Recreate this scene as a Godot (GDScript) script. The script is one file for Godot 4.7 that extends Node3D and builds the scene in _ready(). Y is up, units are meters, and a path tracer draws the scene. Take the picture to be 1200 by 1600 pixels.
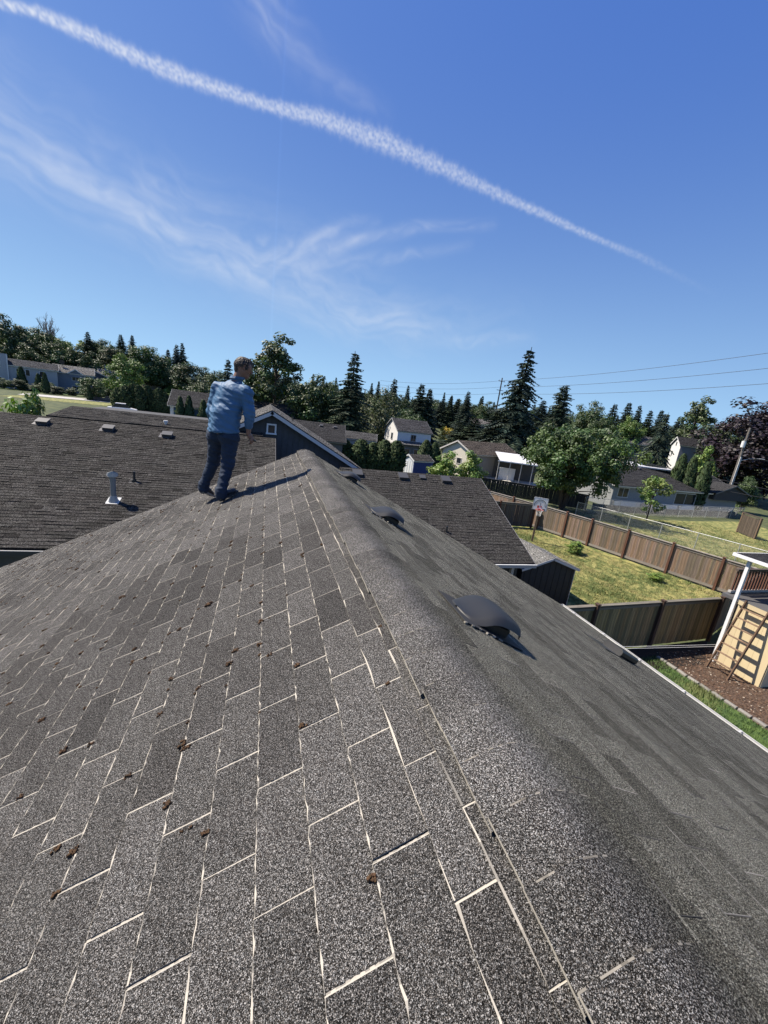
extends Node3D
# A roof seen from its ridge: the shingled house, a man walking on it, the neighbours' roofs, yards, houses and trees beyond.
# x runs to the right across the ridge, -z along the ridge, y is up; the ground under the camera is y = 0.

const SUN_TO := Vector3(-0.52, 0.80, -0.30)
var rng := RandomNumberGenerator.new()
var M := {}
var taken := {}
var blot := FastNoiseLite.new()
var fine := FastNoiseLite.new()


class MB:
	var v := PackedVector3Array()
	var n := PackedVector3Array()
	var c := PackedColorArray()
	var uv := PackedVector2Array()
	var col := Color(1, 1, 1)
	var t0 := Vector2.ZERO
	func vert(p: Vector3, nn: Vector3, u := Vector2.ZERO) -> void:
		v.append(p); n.append(nn); c.append(col); uv.append(u)
	func tri(a: Vector3, b: Vector3, d: Vector3) -> void:
		var nn := (b - a).cross(d - a).normalized()
		vert(a, nn); vert(d, nn); vert(b, nn)
	func quad(a: Vector3, b: Vector3, d: Vector3, e: Vector3) -> void:
		var nn := (d - a).cross(e - b).normalized()
		vert(a, nn); vert(d, nn); vert(b, nn)
		vert(a, nn); vert(e, nn); vert(d, nn)
	# a quad on the plane of a slope, with texture coordinates in metres
	func quad_uv(a: Vector3, b: Vector3, d: Vector3, e: Vector3, s: float) -> void:
		var nn := (d - a).cross(e - b).normalized()
		var ua := t0 + Vector2(a.x, a.z) * s
		var ub := t0 + Vector2(b.x, b.z) * s
		var ud := t0 + Vector2(d.x, d.z) * s
		var ue := t0 + Vector2(e.x, e.z) * s
		vert(a, nn, ua); vert(d, nn, ud); vert(b, nn, ub)
		vert(a, nn, ua); vert(e, nn, ue); vert(d, nn, ud)
	# a quad that takes the texture's one plain white spot, so that only its own colour shows
	func quad_plain(a: Vector3, b: Vector3, d: Vector3, e: Vector3) -> void:
		var nn := (d - a).cross(e - b).normalized()
		var w := Vector2(2.5 / 1024.0, 2.5 / 1024.0)
		vert(a, nn, w); vert(d, nn, w); vert(b, nn, w)
		vert(a, nn, w); vert(e, nn, w); vert(d, nn, w)
	func box(at: Vector3, size: Vector3, bs := Basis.IDENTITY) -> void:
		var h := size * 0.5
		var p := []
		for i in 8:
			p.append(at + bs * Vector3(h.x * (1 if i & 1 else -1), h.y * (1 if i & 2 else -1), h.z * (1 if i & 4 else -1)))
		quad(p[4], p[5], p[7], p[6]); quad(p[1], p[0], p[2], p[3])
		quad(p[5], p[1], p[3], p[7]); quad(p[0], p[4], p[6], p[2])
		quad(p[6], p[7], p[3], p[2]); quad(p[0], p[1], p[5], p[4])
	# a box between two points (a beam)
	func beam(a: Vector3, b: Vector3, w: float, h: float, up := Vector3.UP) -> void:
		var z := (b - a).normalized()
		var x := up.cross(z)
		if x.length() < 0.01:
			x = Vector3.RIGHT.cross(z)
		x = x.normalized()
		box((a + b) * 0.5, Vector3(w, h, a.distance_to(b)), Basis(x, z.cross(x), z))
	# a box with its long edges cut
	func slab(at: Vector3, size: Vector3, cut: float, bs := Basis.IDENTITY) -> void:
		var h := size * 0.5
		var prof := [Vector2(-h.x, -h.y + cut), Vector2(-h.x, h.y - cut), Vector2(-h.x + cut, h.y), Vector2(h.x - cut, h.y), Vector2(h.x, h.y - cut), Vector2(h.x, -h.y + cut), Vector2(h.x - cut, -h.y), Vector2(-h.x + cut, -h.y)]
		prism(prof, -h.z, h.z, at, bs)
	# a clockwise outline (seen from +z) pushed from z0 to z1; the outline is convex
	func prism(prof: Array, z0: float, z1: float, at := Vector3.ZERO, bs := Basis.IDENTITY) -> void:
		var m := prof.size()
		for i in m:
			var a: Vector2 = prof[i]
			var b: Vector2 = prof[(i + 1) % m]
			quad(at + bs * Vector3(a.x, a.y, z0), at + bs * Vector3(a.x, a.y, z1), at + bs * Vector3(b.x, b.y, z1), at + bs * Vector3(b.x, b.y, z0))
		for i in range(1, m - 1):
			tri(at + bs * Vector3(prof[0].x, prof[0].y, z1), at + bs * Vector3(prof[i + 1].x, prof[i + 1].y, z1), at + bs * Vector3(prof[i].x, prof[i].y, z1))
			tri(at + bs * Vector3(prof[0].x, prof[0].y, z0), at + bs * Vector3(prof[i].x, prof[i].y, z0), at + bs * Vector3(prof[i + 1].x, prof[i + 1].y, z0))
	func tube(pts: Array, rad: Array, seg := 8, capped := true) -> void:
		var rings := []
		var x := Vector3.ZERO
		for i in pts.size():
			var d: Vector3 = (pts[mini(i + 1, pts.size() - 1)] - pts[maxi(i - 1, 0)]).normalized()
			if d.length() < 0.5:
				d = Vector3.UP
			if i == 0:
				x = d.cross(Vector3.UP)
				if x.length() < 0.05:
					x = d.cross(Vector3.RIGHT)
			x = (x - d * x.dot(d)).normalized()
			var y := d.cross(x)
			var ring := []
			for k in seg:
				var a := TAU * k / seg
				ring.append(x * cos(a) + y * sin(a))
			rings.append(ring)
		for i in pts.size() - 1:
			for k in seg:
				var k2 := (k + 1) % seg
				var p00: Vector3 = pts[i] + rings[i][k] * rad[i]
				var p01: Vector3 = pts[i] + rings[i][k2] * rad[i]
				var p10: Vector3 = pts[i + 1] + rings[i + 1][k] * rad[i + 1]
				var p11: Vector3 = pts[i + 1] + rings[i + 1][k2] * rad[i + 1]
				vert(p00, rings[i][k]); vert(p11, rings[i + 1][k2]); vert(p01, rings[i][k2])
				vert(p00, rings[i][k]); vert(p10, rings[i + 1][k]); vert(p11, rings[i + 1][k2])
		if capped:
			for k in range(1, seg - 1):
				tri(pts[0] + rings[0][0] * rad[0], pts[0] + rings[0][k + 1] * rad[0], pts[0] + rings[0][k] * rad[0])
				var e := pts.size() - 1
				tri(pts[e] + rings[e][0] * rad[e], pts[e] + rings[e][k] * rad[e], pts[e] + rings[e][k + 1] * rad[e])
	func mesh() -> ArrayMesh:
		var arr := []
		arr.resize(Mesh.ARRAY_MAX)
		arr[Mesh.ARRAY_VERTEX] = v
		arr[Mesh.ARRAY_NORMAL] = n
		arr[Mesh.ARRAY_COLOR] = c
		arr[Mesh.ARRAY_TEX_UV] = uv
		var m := ArrayMesh.new()
		m.add_surface_from_arrays(Mesh.PRIMITIVE_TRIANGLES, arr)
		return m


func numbered(parent: Node, called: String) -> String:
	var key := str(parent.get_instance_id()) + called
	var k: int = taken.get(key, 0)
	taken[key] = k + 1
	return called if k == 0 else "%s_%03d" % [called, k]

func put(called: String, mesh: Mesh, mat: Material, parent: Node = self, tr := Transform3D.IDENTITY) -> MeshInstance3D:
	var o := MeshInstance3D.new()
	o.name = numbered(parent, called)
	o.mesh = mesh
	o.material_override = mat
	o.transform = tr
	parent.add_child(o, true)
	return o

func part(called: String, mb: MB, mat: Material, parent: Node = self, tr := Transform3D.IDENTITY) -> MeshInstance3D:
	return put(called, mb.mesh(), mat, parent, tr)

func tag(o: Node, label: String, category: String, group := "", kind := "") -> void:
	o.set_meta("label", label)
	o.set_meta("category", category)
	if group:
		o.set_meta("group", group)
	if kind:
		o.set_meta("kind", kind)

func thing(called: String, label: String, category: String, at := Vector3.ZERO, turn := 0.0, group := "") -> Node3D:
	var o := Node3D.new()
	o.name = numbered(self, called)
	add_child(o)
	o.position = at
	o.rotation.y = turn
	tag(o, label, category, group)
	return o

func struct(called: String, mb: MB, mat: Material) -> MeshInstance3D:
	var o := part(called, mb, mat)
	o.set_meta("kind", "structure")
	return o

func copy(src: Node3D, label := "", group := "") -> Node3D:
	var o: Node3D = src.duplicate()
	var base := String(src.name)
	if base.length() > 4 and base[base.length() - 4] == "_" and base.right(3).is_valid_int():
		base = base.left(base.length() - 4)
	o.name = numbered(self, base)
	add_child(o)
	if label:
		o.set_meta("label", label)
	if group:
		o.set_meta("group", group)
	return o

func rr(a: float, b: float) -> float:
	return rng.randf_range(a, b)

func ss(a: float, b: float, x: float) -> float:
	var t := clampf((x - a) / (b - a), 0.0, 1.0)
	return t * t * (3.0 - 2.0 * t)

# height of the ground: flat round the house, a little lower to the right and behind, a hillside far to the left
func gh(x: float, z: float) -> float:
	var dist := Vector2(x, z).length()
	var az := rad_to_deg(atan2(x, -z))
	var w := ss(-30.0, 0.0, x)
	return -1.5 * w * ss(26, 60, dist) + (1.0 - w) * 0.8 * ss(45, 110, dist) + 5.0 * w * ss(95, 150, dist) + 13.0 * ss(138, 200, dist) * (ss(2, 20, -az) if z < 0.0 else 1.0 - w)


# ---------------------------------------------------------------- materials
func lin(r: float, g: float, b: float) -> Color:
	return Color(r, g, b).linear_to_srgb()

func plain(c: Color, rough := 0.8, metal := 0.0) -> StandardMaterial3D:
	var m := StandardMaterial3D.new()
	m.albedo_color = c.linear_to_srgb()
	m.roughness = rough
	m.metallic = metal
	return m

func tinted(rough := 0.8) -> StandardMaterial3D:
	var m := StandardMaterial3D.new()
	m.vertex_color_use_as_albedo = true
	m.roughness = rough
	return m

func noise_image(seed_: int, freq: float, octaves: int, size: int, stretch := 1) -> Image:
	var f := FastNoiseLite.new()
	f.seed = seed_
	f.frequency = freq
	f.fractal_octaves = octaves
	f.noise_type = FastNoiseLite.TYPE_SIMPLEX_SMOOTH
	var im := f.get_seamless_image(size, size / stretch)
	if stretch > 1:
		im.resize(size, size, Image.INTERPOLATE_CUBIC)
	return im

func ramp_tex(im: Image, a: Color, b: Color, speck := 0.0) -> ImageTexture:
	var sz := im.get_width()
	var out := Image.create(sz, sz, true, Image.FORMAT_RGB8)
	for y in sz:
		for x in sz:
			var t := im.get_pixel(x, y).r
			t = clampf((t - 0.2) / 0.6 + (rng.randf() - 0.5) * speck, 0.0, 1.0)
			out.set_pixel(x, y, a.lerp(b, t).linear_to_srgb())
	out.generate_mipmaps()
	return ImageTexture.create_from_image(out)

func tex_mat(tex: Texture2D, scale: float, rough := 0.85, bump := 0.0, world := false) -> StandardMaterial3D:
	var m := StandardMaterial3D.new()
	m.albedo_texture = tex
	m.uv1_triplanar = true
	m.uv1_world_triplanar = world
	m.uv1_scale = Vector3(scale, scale, scale)
	m.roughness = rough
	m.vertex_color_use_as_albedo = true
	if bump > 0.0:
		m.heightmap_enabled = true
		m.heightmap_texture = tex
		m.heightmap_scale = bump
	return m

func make_materials() -> void:
	blot.seed = 7; blot.frequency = 0.8; blot.fractal_octaves = 3
	fine.seed = 12; fine.frequency = 6.0; fine.fractal_octaves = 3
	# mineral granules on asphalt: dark felt with scattered dark, grey and pale grains
	var gs := 1024
	var data := PackedByteArray()
	data.resize(gs * gs * 3)
	data.fill(34)
	for i in 300000:
		var px := rng.randi() % gs
		var py := rng.randi() % gs
		var k := rng.randf()
		var val := rr(30, 58)
		if k > 0.42:
			val = rr(92, 140)
		if k > 0.74:
			val = rr(200, 255)
		var warm := rr(-5, 6)
		var rad := 1 if rng.randf() < 0.7 else 2
		for dy in range(-rad + 1, rad + 1):
			for dx in range(-rad + 1, rad + 1):
				var o := (((py + dy + gs) % gs) * gs + (px + dx + gs) % gs) * 3
				data[o] = clampi(int(val + warm), 0, 255)
				data[o + 1] = clampi(int(val), 0, 255)
				data[o + 2] = clampi(int(val - warm), 0, 255)
	# granules lie in clumps: a coarser mottle over the single grains
	var clump := noise_image(31, 0.055, 3, gs).get_data()
	for i in gs * gs:
		var kq := 0.80 + 0.40 * clampf((clump[i] / 255.0 - 0.5) * 2.2 + 0.5, 0.0, 1.0)
		for ch in 3:
			data[i * 3 + ch] = mini(255, int(data[i * 3 + ch] * kq))
	for q in 25:
		for ch in 3:
			data[((q / 5) * gs + q % 5) * 3 + ch] = 255
	var gim := Image.create_from_data(gs, gs, false, Image.FORMAT_RGB8, data)
	gim.generate_mipmaps()
	var gt := ImageTexture.create_from_image(gim)
	var m := StandardMaterial3D.new()
	m.albedo_texture = gt
	m.vertex_color_use_as_albedo = true
	m.roughness = 0.9
	m.metallic_specular = 0.15
	m.heightmap_enabled = true
	m.heightmap_texture = gt
	m.heightmap_scale = 0.09
	M.shingle = m
	var far := StandardMaterial3D.new()
	far.albedo_texture = gt
	far.vertex_color_use_as_albedo = true
	far.roughness = 0.9
	far.metallic_specular = 0.2
	far.uv1_triplanar = true
	far.uv1_scale = Vector3(0.35, 0.35, 0.35)
	M.roof = far
	var wood := noise_image(3, 0.03, 4, 256, 16)
	M.grain_up = tex_mat(ramp_tex(wood, Color(0.55, 0.55, 0.55), Color(1.0, 1.0, 1.0), 0.15), 1.0, 0.85, 0.1)
	var up := wood.duplicate()
	up.rotate_90(CLOCKWISE)
	M.grain = tex_mat(ramp_tex(up, Color(0.5, 0.5, 0.5), Color(1.0, 1.0, 1.0), 0.15), 1.0, 0.85, 0.12)
	var cloudy := noise_image(5, 0.02, 5, 512)
	M.lawn = tex_mat(ramp_tex(cloudy, Color(0.065, 0.10, 0.02), Color(0.33, 0.30, 0.10), 0.7), 0.16, 0.95, 1.5, true)
	M.green_lawn = tex_mat(ramp_tex(cloudy, Color(0.025, 0.06, 0.012), Color(0.10, 0.16, 0.035), 0.6), 0.35, 0.95, 1.5, true)
	M.ground = tex_mat(ramp_tex(cloudy, Color(0.035, 0.055, 0.018), Color(0.10, 0.115, 0.04), 0.4), 0.05, 0.95, 0.0, true)
	M.asphalt = tex_mat(ramp_tex(cloudy, Color(0.16, 0.16, 0.16), Color(0.24, 0.24, 0.23), 0.5), 0.3, 0.9, 0.0, true)
	M.concrete = tex_mat(ramp_tex(cloudy, Color(0.42, 0.41, 0.38), Color(0.55, 0.53, 0.5), 0.4), 0.3, 0.9, 0.0, true)
	M.soil = tex_mat(ramp_tex(noise_image(9, 0.06, 4, 256), Color(0.035, 0.02, 0.012), Color(0.16, 0.10, 0.065), 0.7), 0.9, 0.95, 2.0, true)
	M.plaster = tex_mat(ramp_tex(cloudy, Color(0.86, 0.86, 0.86), Color(1, 1, 1), 0.25), 0.4, 0.8)
	M.leaf = tinted(0.55)
	M.leaf.backlight_enabled = true
	M.leaf.backlight = Color(0.55, 0.6, 0.3)
	M.needle = tinted(0.7)
	M.bark = tex_mat(ramp_tex(wood, Color(0.4, 0.4, 0.4), Color(1, 1, 1), 0.3), 0.8, 0.95, 1.0)
	M.moss = tinted(0.95)
	M.paint = tinted(0.6)
	M.glass = plain(Color(0.02, 0.025, 0.03), 0.06)
	M.steel = plain(Color(0.62, 0.63, 0.64), 0.38, 0.85)
	M.black_plastic = plain(Color(0.02, 0.021, 0.022), 0.42)
	M.dark_metal = plain(Color(0.035, 0.037, 0.04), 0.45)
	M.wire = plain(Color(0.03, 0.03, 0.032), 0.6)
	M.galv = plain(Color(0.42, 0.43, 0.43), 0.5, 0.6)
	M.rubber = plain(Color(0.02, 0.02, 0.02), 0.8)


func _ready() -> void:
	# camera: on the left slope, just above the ridge, looking along it and to the right
	var cam := Camera3D.new()
	cam.name = "camera"
	cam.fov = 104.4
	cam.near = 0.05
	cam.far = 4000.0
	add_child(cam)
	cam.position = Vector3(0, 6.8, 0)
	cam.basis = Basis(Vector3.UP, deg_to_rad(-17.67)) * Basis(Vector3.RIGHT, deg_to_rad(-14.4)) * Basis(Vector3.BACK, deg_to_rad(7.3))
	cam.current = true
	# sky, exposure and sun
	rng.seed = 1
	var sky_mat := PanoramaSkyMaterial.new()
	sky_mat.panorama = ImageTexture.create_from_image(make_sky())
	var sky := Sky.new()
	sky.sky_material = sky_mat
	var env := Environment.new()
	env.background_mode = Environment.BG_SKY
	env.sky = sky
	env.ambient_light_source = Environment.AMBIENT_SOURCE_SKY
	env.tonemap_mode = Environment.TONE_MAPPER_LINEAR
	env.tonemap_exposure = 1.75
	env.sdfgi_enabled = true
	env.ssao_enabled = true
	env.ssil_enabled = true
	var we := WorldEnvironment.new()
	we.name = "world_environment"
	we.environment = env
	add_child(we)
	var sun := DirectionalLight3D.new()
	sun.name = "sun"
	sun.light_color = Color(1.0, 0.955, 0.89)
	sun.light_energy = 1.6
	sun.light_angular_distance = 0.5
	sun.shadow_enabled = true
	add_child(sun)
	sun.look_at_from_position(SUN_TO * 100.0, Vector3.ZERO, Vector3.UP)

	rng.seed = 2
	make_materials()
	M.vent_plastic = plain(Color(0.018, 0.019, 0.020), 0.55)
	M.vent_paint = tinted(0.5)
	M.flue = plain(Color(0.22, 0.225, 0.23), 0.45, 0.4)
	M.cap_white = plain(Color(0.42, 0.43, 0.43), 0.4, 0.2)
	M.skin = tinted(0.55)
	M.hair = tinted(0.6)
	M.cloth = tinted(0.62)
	M.denim = tinted(0.85)
	M.leather = tinted(0.5)
	M.grass = tinted(0.7)
	M.car_paint = tinted(0.25)
	M.grain_paint = tinted(0.65)
	for k in [["shingle", 0.66], ["roof", 0.98], ["plaster", 0.86], ["lawn", 0.86], ["green_lawn", 0.86], ["ground", 0.8], ["concrete", 0.8], ["soil", 0.75], ["grass", 0.82], ["grain", 0.85], ["grain_up", 0.85], ["moss", 0.8], ["cloth", 0.85], ["denim", 0.8], ["skin", 0.75], ["paint", 0.88]]:
		M[k[0]].albedo_color = Color(k[1], k[1], k[1]).linear_to_srgb()
	make_ground()
	rng.seed = 3
	make_house()
	make_neighbours()
	far_houses()
	make_protos()
	make_yard()
	make_trees()
	make_poles()
	make_cars()
	make_moss()
	rng.seed = 4
	make_man()


# ---------------------------------------------------------------- sky: clear blue, cirrus wisps, one contrail
func sky_color(dir: Vector3) -> Color:
	var el := clampf(dir.y, 0.0, 1.0)
	var t := pow(1.0 - el, 3.2)
	var c := Vector3(0.039, 0.132, 0.52).lerp(Vector3(0.43, 0.71, 0.98), t)
	var ang := rad_to_deg(acos(clampf(dir.dot(SUN_TO.normalized()), -1.0, 1.0)))
	c += Vector3(0.24, 0.34, 0.46) * exp(-ang / 30.0)
	c *= 0.57
	return Color(c.x, c.y, c.z)

func streak(im: Image, pts: Array, strength: float, ridge_freq: float, soft: float, nz: FastNoiseLite) -> void:
	var w := im.get_width()
	var h := im.get_height()
	var lo := Vector2(999, 999)
	var hi := Vector2(-999, -999)
	for p in pts:
		lo = lo.min(Vector2(p[0] - p[2] * 3.0, p[1] - p[2] * 3.0))
		hi = hi.max(Vector2(p[0] + p[2] * 3.0, p[1] + p[2] * 3.0))
	for y in range(int((90.0 - hi.y) / 180.0 * h), int((90.0 - lo.y) / 180.0 * h) + 1):
		for x in range(int(floor(lo.x / 360.0 * w)), int(ceil(hi.x / 360.0 * w)) + 1):
			var q := Vector2((x + 0.5) / w * 360.0, 90.0 - (y + 0.5) / h * 180.0)
			var best := 1e9
			var wid := 1.0
			var along := 0.0
			var side := 0.0
			var run := 0.0
			var f := 1.0
			for i in pts.size() - 1:
				var a := Vector2(pts[i][0], pts[i][1])
				var ab := Vector2(pts[i + 1][0], pts[i + 1][1]) - a
				var tt := clampf((q - a).dot(ab) / ab.length_squared(), 0.0, 1.0)
				var dd := q.distance_to(a + ab * tt)
				if dd < best:
					best = dd
					wid = lerpf(pts[i][2], pts[i + 1][2], tt)
					along = run + tt * ab.length()
					side = dd * signf(ab.cross(q - a))
					f = lerpf(pts[i][3], pts[i + 1][3], tt)
				run += ab.length()
			if best > wid * 2.6:
				continue
			var al := 0.0
			if soft > 0.5:
				# fibres: long along the streak, short across, bent by a slower drift
				var drift := nz.get_noise_2d(q.x * 0.09, q.y * 0.09 + 40.0)
				var nn := nz.get_noise_2d(along * 0.085 + drift * 0.8, (side + drift * 2.2) * 0.55 + 7.0 * ridge_freq) * 0.5 + 0.5
				var n2 := nz.get_noise_2d(q.x * 0.12 + 90.0, q.y * 0.16) * 0.5 + 0.5
				al = exp(-pow(best / (wid * 0.8), 2.0)) * f * strength * pow(nn, 1.5) * (0.5 + n2) * 2.0
			else:
				var wob := wid * (0.95 + 0.35 * nz.get_noise_2d(along * 0.9, 3.0))
				var body := exp(-pow(best / (wob * 0.62), 3.0))
				var nn := nz.get_noise_2d(along * 1.7 + side * 1.2, side * 2.0 - along * 0.5) * 0.5 + 0.5
				var n2 := nz.get_noise_2d(along * 5.0 + 50.0, side * 5.5 + 9.0) * 0.5 + 0.5
				al = body * f * strength * clampf(0.42 + 1.0 * (nn - 0.4) + 0.8 * (n2 - 0.5), 0.10, 1.05)
			al = clampf(al, 0.0, 0.95)
			var px := posmod(x, w)
			im.set_pixel(px, y, im.get_pixel(px, y).lerp(Color(0.53, 0.545, 0.565), al))

func make_sky() -> Image:
	var im := Image.create(512, 256, false, Image.FORMAT_RGBF)
	for y in 256:
		for x in 512:
			var az := (x + 0.5) / 512.0 * TAU
			var el := (90.0 - (y + 0.5) / 256.0 * 180.0) * PI / 180.0
			im.set_pixel(x, y, sky_color(Vector3(sin(az) * cos(el), sin(el), -cos(az) * cos(el))))
	im.resize(3072, 1536, Image.INTERPOLATE_CUBIC)
	var nz := FastNoiseLite.new()
	nz.seed = 21; nz.frequency = 1.0; nz.fractal_octaves = 4
	# contrail: azimuth, elevation, half width, strength
	var trail := [[-62, 20.5, 0.5, 1.0], [-24.2, 27.2, 0.5, 1.0], [-21.6, 27.8, 0.62, 1.0], [-17.4, 28.1, 0.85, 0.95], [-12.1, 28.2, 0.95, 0.9], [-6.0, 28.5, 0.9, 0.85], [-1.4, 28.6, 0.75, 0.8], [4.4, 28.9, 1.1, 0.8], [12.0, 28.3, 1.3, 0.72], [20.1, 26.8, 1.15, 0.62], [25.0, 25.5, 0.85, 0.6], [32.3, 23.4, 0.6, 0.6], [38.5, 21.2, 0.42, 0.5], [43.6, 19.4, 0.5, 0.22], [47.8, 17.4, 0.5, 0.06], [52.0, 15.4, 0.4, 0.0]]
	var wisps := [
		[[-40, 19, 3, 0.5], [-24.2, 18.4, 3.2, 0.8], [-19.6, 17.2, 2.6, 0.9], [-13.5, 16.2, 2.0, 1.0], [-7.8, 14.4, 2.2, 1.0], [-2.0, 13.0, 2.2, 0.9], [1.9, 11.6, 2.4, 0.7], [10, 8.4, 2.0, 0.2]],
		[[-2.5, 13.4, 2.0, 0.5], [0.2, 15.4, 1.6, 0.9], [3.8, 18.3, 1.3, 0.9], [8.3, 20.5, 0.9, 0.9], [12.2, 21.5, 0.6, 0.5]],
		[[3.2, 16.3, 1.4, 0.7], [10.1, 19.3, 0.8, 0.9], [17.1, 21.4, 0.7, 0.8], [26.5, 22.4, 0.6, 0.4]],
		[[3.0, 15.0, 1.6, 0.6], [10.0, 17.2, 1.0, 0.6], [18.0, 19.0, 0.8, 0.4], [24.0, 20.2, 0.7, 0.2]],
		[[7.0, 12.0, 2.2, 0.5], [11.1, 10.8, 2.2, 0.9], [16.1, 11.4, 2.0, 0.8], [24.9, 10.1, 1.4, 0.7], [33.7, 10.9, 1.0, 0.3]],
		[[-6, 36, 2.2, 0.3], [-1.8, 34.5, 2.4, 0.6], [4.0, 32.1, 1.8, 0.45], [11.7, 30.2, 1.2, 0.15]],
		[[-26, 21, 5, 0.5], [-18.0, 18.6, 5, 0.6], [-10.4, 16.5, 5, 0.7], [-2.1, 15.6, 5, 0.7], [5.7, 14.3, 5, 0.6], [18.0, 11.1, 4.5, 0.35], [30, 13.1, 4, 0.1]],
	]
	for wv in wisps:
		streak(im, wv, 0.20, 0.1 * wisps.find(wv), 1.0, nz)
	streak(im, trail, 0.9, 2.4, 0.0, nz)
	# the same thin cirrus goes on round the rest of the sky
	for k in 16:
		var az := 70.0 + k * 14.5 + rr(-4, 4)
		if az > 180.0:
			az -= 360.0
		if az > -52.0 and az < 58.0:
			continue
		var el := rr(12, 38)
		var run := []
		for i in 5:
			run.append([az + i * 5.5, el - i * rr(0.2, 1.4), rr(1.2, 3.2), 0.9 - absf(i - 2.0) * 0.3])
		streak(im, run, 0.20, 0.3, 1.0, nz)
	return im


# ---------------------------------------------------------------- the shingled house we stand on
const TAB := 0.318
const EXPO := 0.1425
const RIDGE_X := 0.662
const RIDGE_Y := 5.98
const FAR_Z := -6.85
const NEAR_Z := 7.0
const HALF := 6.05          # ridge to eave, level
const CREAM := Color(0.62, 0.575, 0.49)

func slope_basis(side: float, rise: float) -> Basis:
	var a := atan(rise)
	return Basis(Vector3(0, 0, -side), Vector3(sin(a) * side, cos(a), 0), Vector3(cos(a) * side, -sin(a), 0))

# one shingle tab in the plane of its slope: x along the course, y up from the deck, z down the slope
func add_tab(mb: MB, x0: float, x1: float, z0: float, z1: float, tone: Color, edge: Color, worn: float, thick: float, lift: float, segs := 5, slot := 0.0052, uvs := 2.2) -> void:
	mb.t0 = Vector2(rng.randf(), rng.randf())
	var xa := x0 + slot * 0.5
	var xb := x1 - slot * 0.5
	var yu := 0.002 + lift * 0.3
	var yl := thick + lift
	var ws := []
	var zs := []
	for i in segs + 1:
		ws.append(worn * rr(0.2, 1.35) if rng.randf() < 0.62 else worn * 0.05)
		zs.append(z1 + rr(-0.0022, 0.0022))
	var sw := worn * rr(0.1, 0.6)
	var left := xa + sw
	for i in segs:
		var pa := lerpf(left, xb, float(i) / segs)
		var pb := lerpf(left, xb, float(i + 1) / segs)
		var ya := lerpf(yl, yu, ws[i] / (z1 - z0))
		var yb := lerpf(yl, yu, ws[i + 1] / (z1 - z0))
		mb.col = tone
		mb.quad_uv(Vector3(pa, yu, z0), Vector3(pa, ya, zs[i] - ws[i]), Vector3(pb, yb, zs[i + 1] - ws[i + 1]), Vector3(pb, yu, z0), uvs)
		var bit := edge.lerp(tone * 0.28, rr(0.0, 0.85)) if rng.randf() < 0.65 else edge
		mb.col = bit
		mb.quad_plain(Vector3(pa, ya, zs[i] - ws[i]), Vector3(pa, yl, zs[i]), Vector3(pb, yl, zs[i + 1]), Vector3(pb, yb, zs[i + 1] - ws[i + 1]))
		mb.col = bit * 0.7
		mb.quad_plain(Vector3(pa, yl, zs[i]), Vector3(pa, 0, zs[i]), Vector3(pb, 0, zs[i + 1]), Vector3(pb, yl, zs[i + 1]))
	mb.col = edge
	mb.quad_plain(Vector3(xa, yu, z0), Vector3(xa, yl, zs[0]), Vector3(left, yl, zs[0]), Vector3(left, yu, z0))
	# grit lying in part of the slot
	for q in segs:
		var qa := lerpf(z0 + 0.018, zs[0] - 0.002, float(q) / segs)
		var qb := lerpf(z0 + 0.018, zs[0] - 0.002, float(q + 1) / segs)
		mb.col = edge.lerp(tone * 0.3, rr(0.0, 0.7))
		var yq := lerpf(yu, yl, (qa - z0) / (z1 - z0)) * 0.82
		var xl := x0 - slot * rr(0.0, 0.42)
		var xm := x0 - slot * rr(0.0, 0.42)
		mb.quad_plain(Vector3(xl, yq, qa), Vector3(xm, yq, qb), Vector3(xa, yq, qb), Vector3(xa, yq, qa))
	mb.col = edge * 0.7
	mb.quad_plain(Vector3(xa, 0, z0), Vector3(xa, 0, zs[0]), Vector3(xa, yl, zs[0]), Vector3(xa, yu, z0))
	mb.quad_plain(Vector3(xb, yu, z0), Vector3(xb, yl, zs[segs]), Vector3(xb, 0, zs[segs]), Vector3(xb, 0, z0))

# grey granules; right slope lichen brown, colour also lightened and warmed against weak sun
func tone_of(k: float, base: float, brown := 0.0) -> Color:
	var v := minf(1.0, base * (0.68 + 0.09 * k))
	return Color(v * 1.0, v * (0.975 - 0.01 * brown), v * (0.935 - 0.15 * brown))

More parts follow.
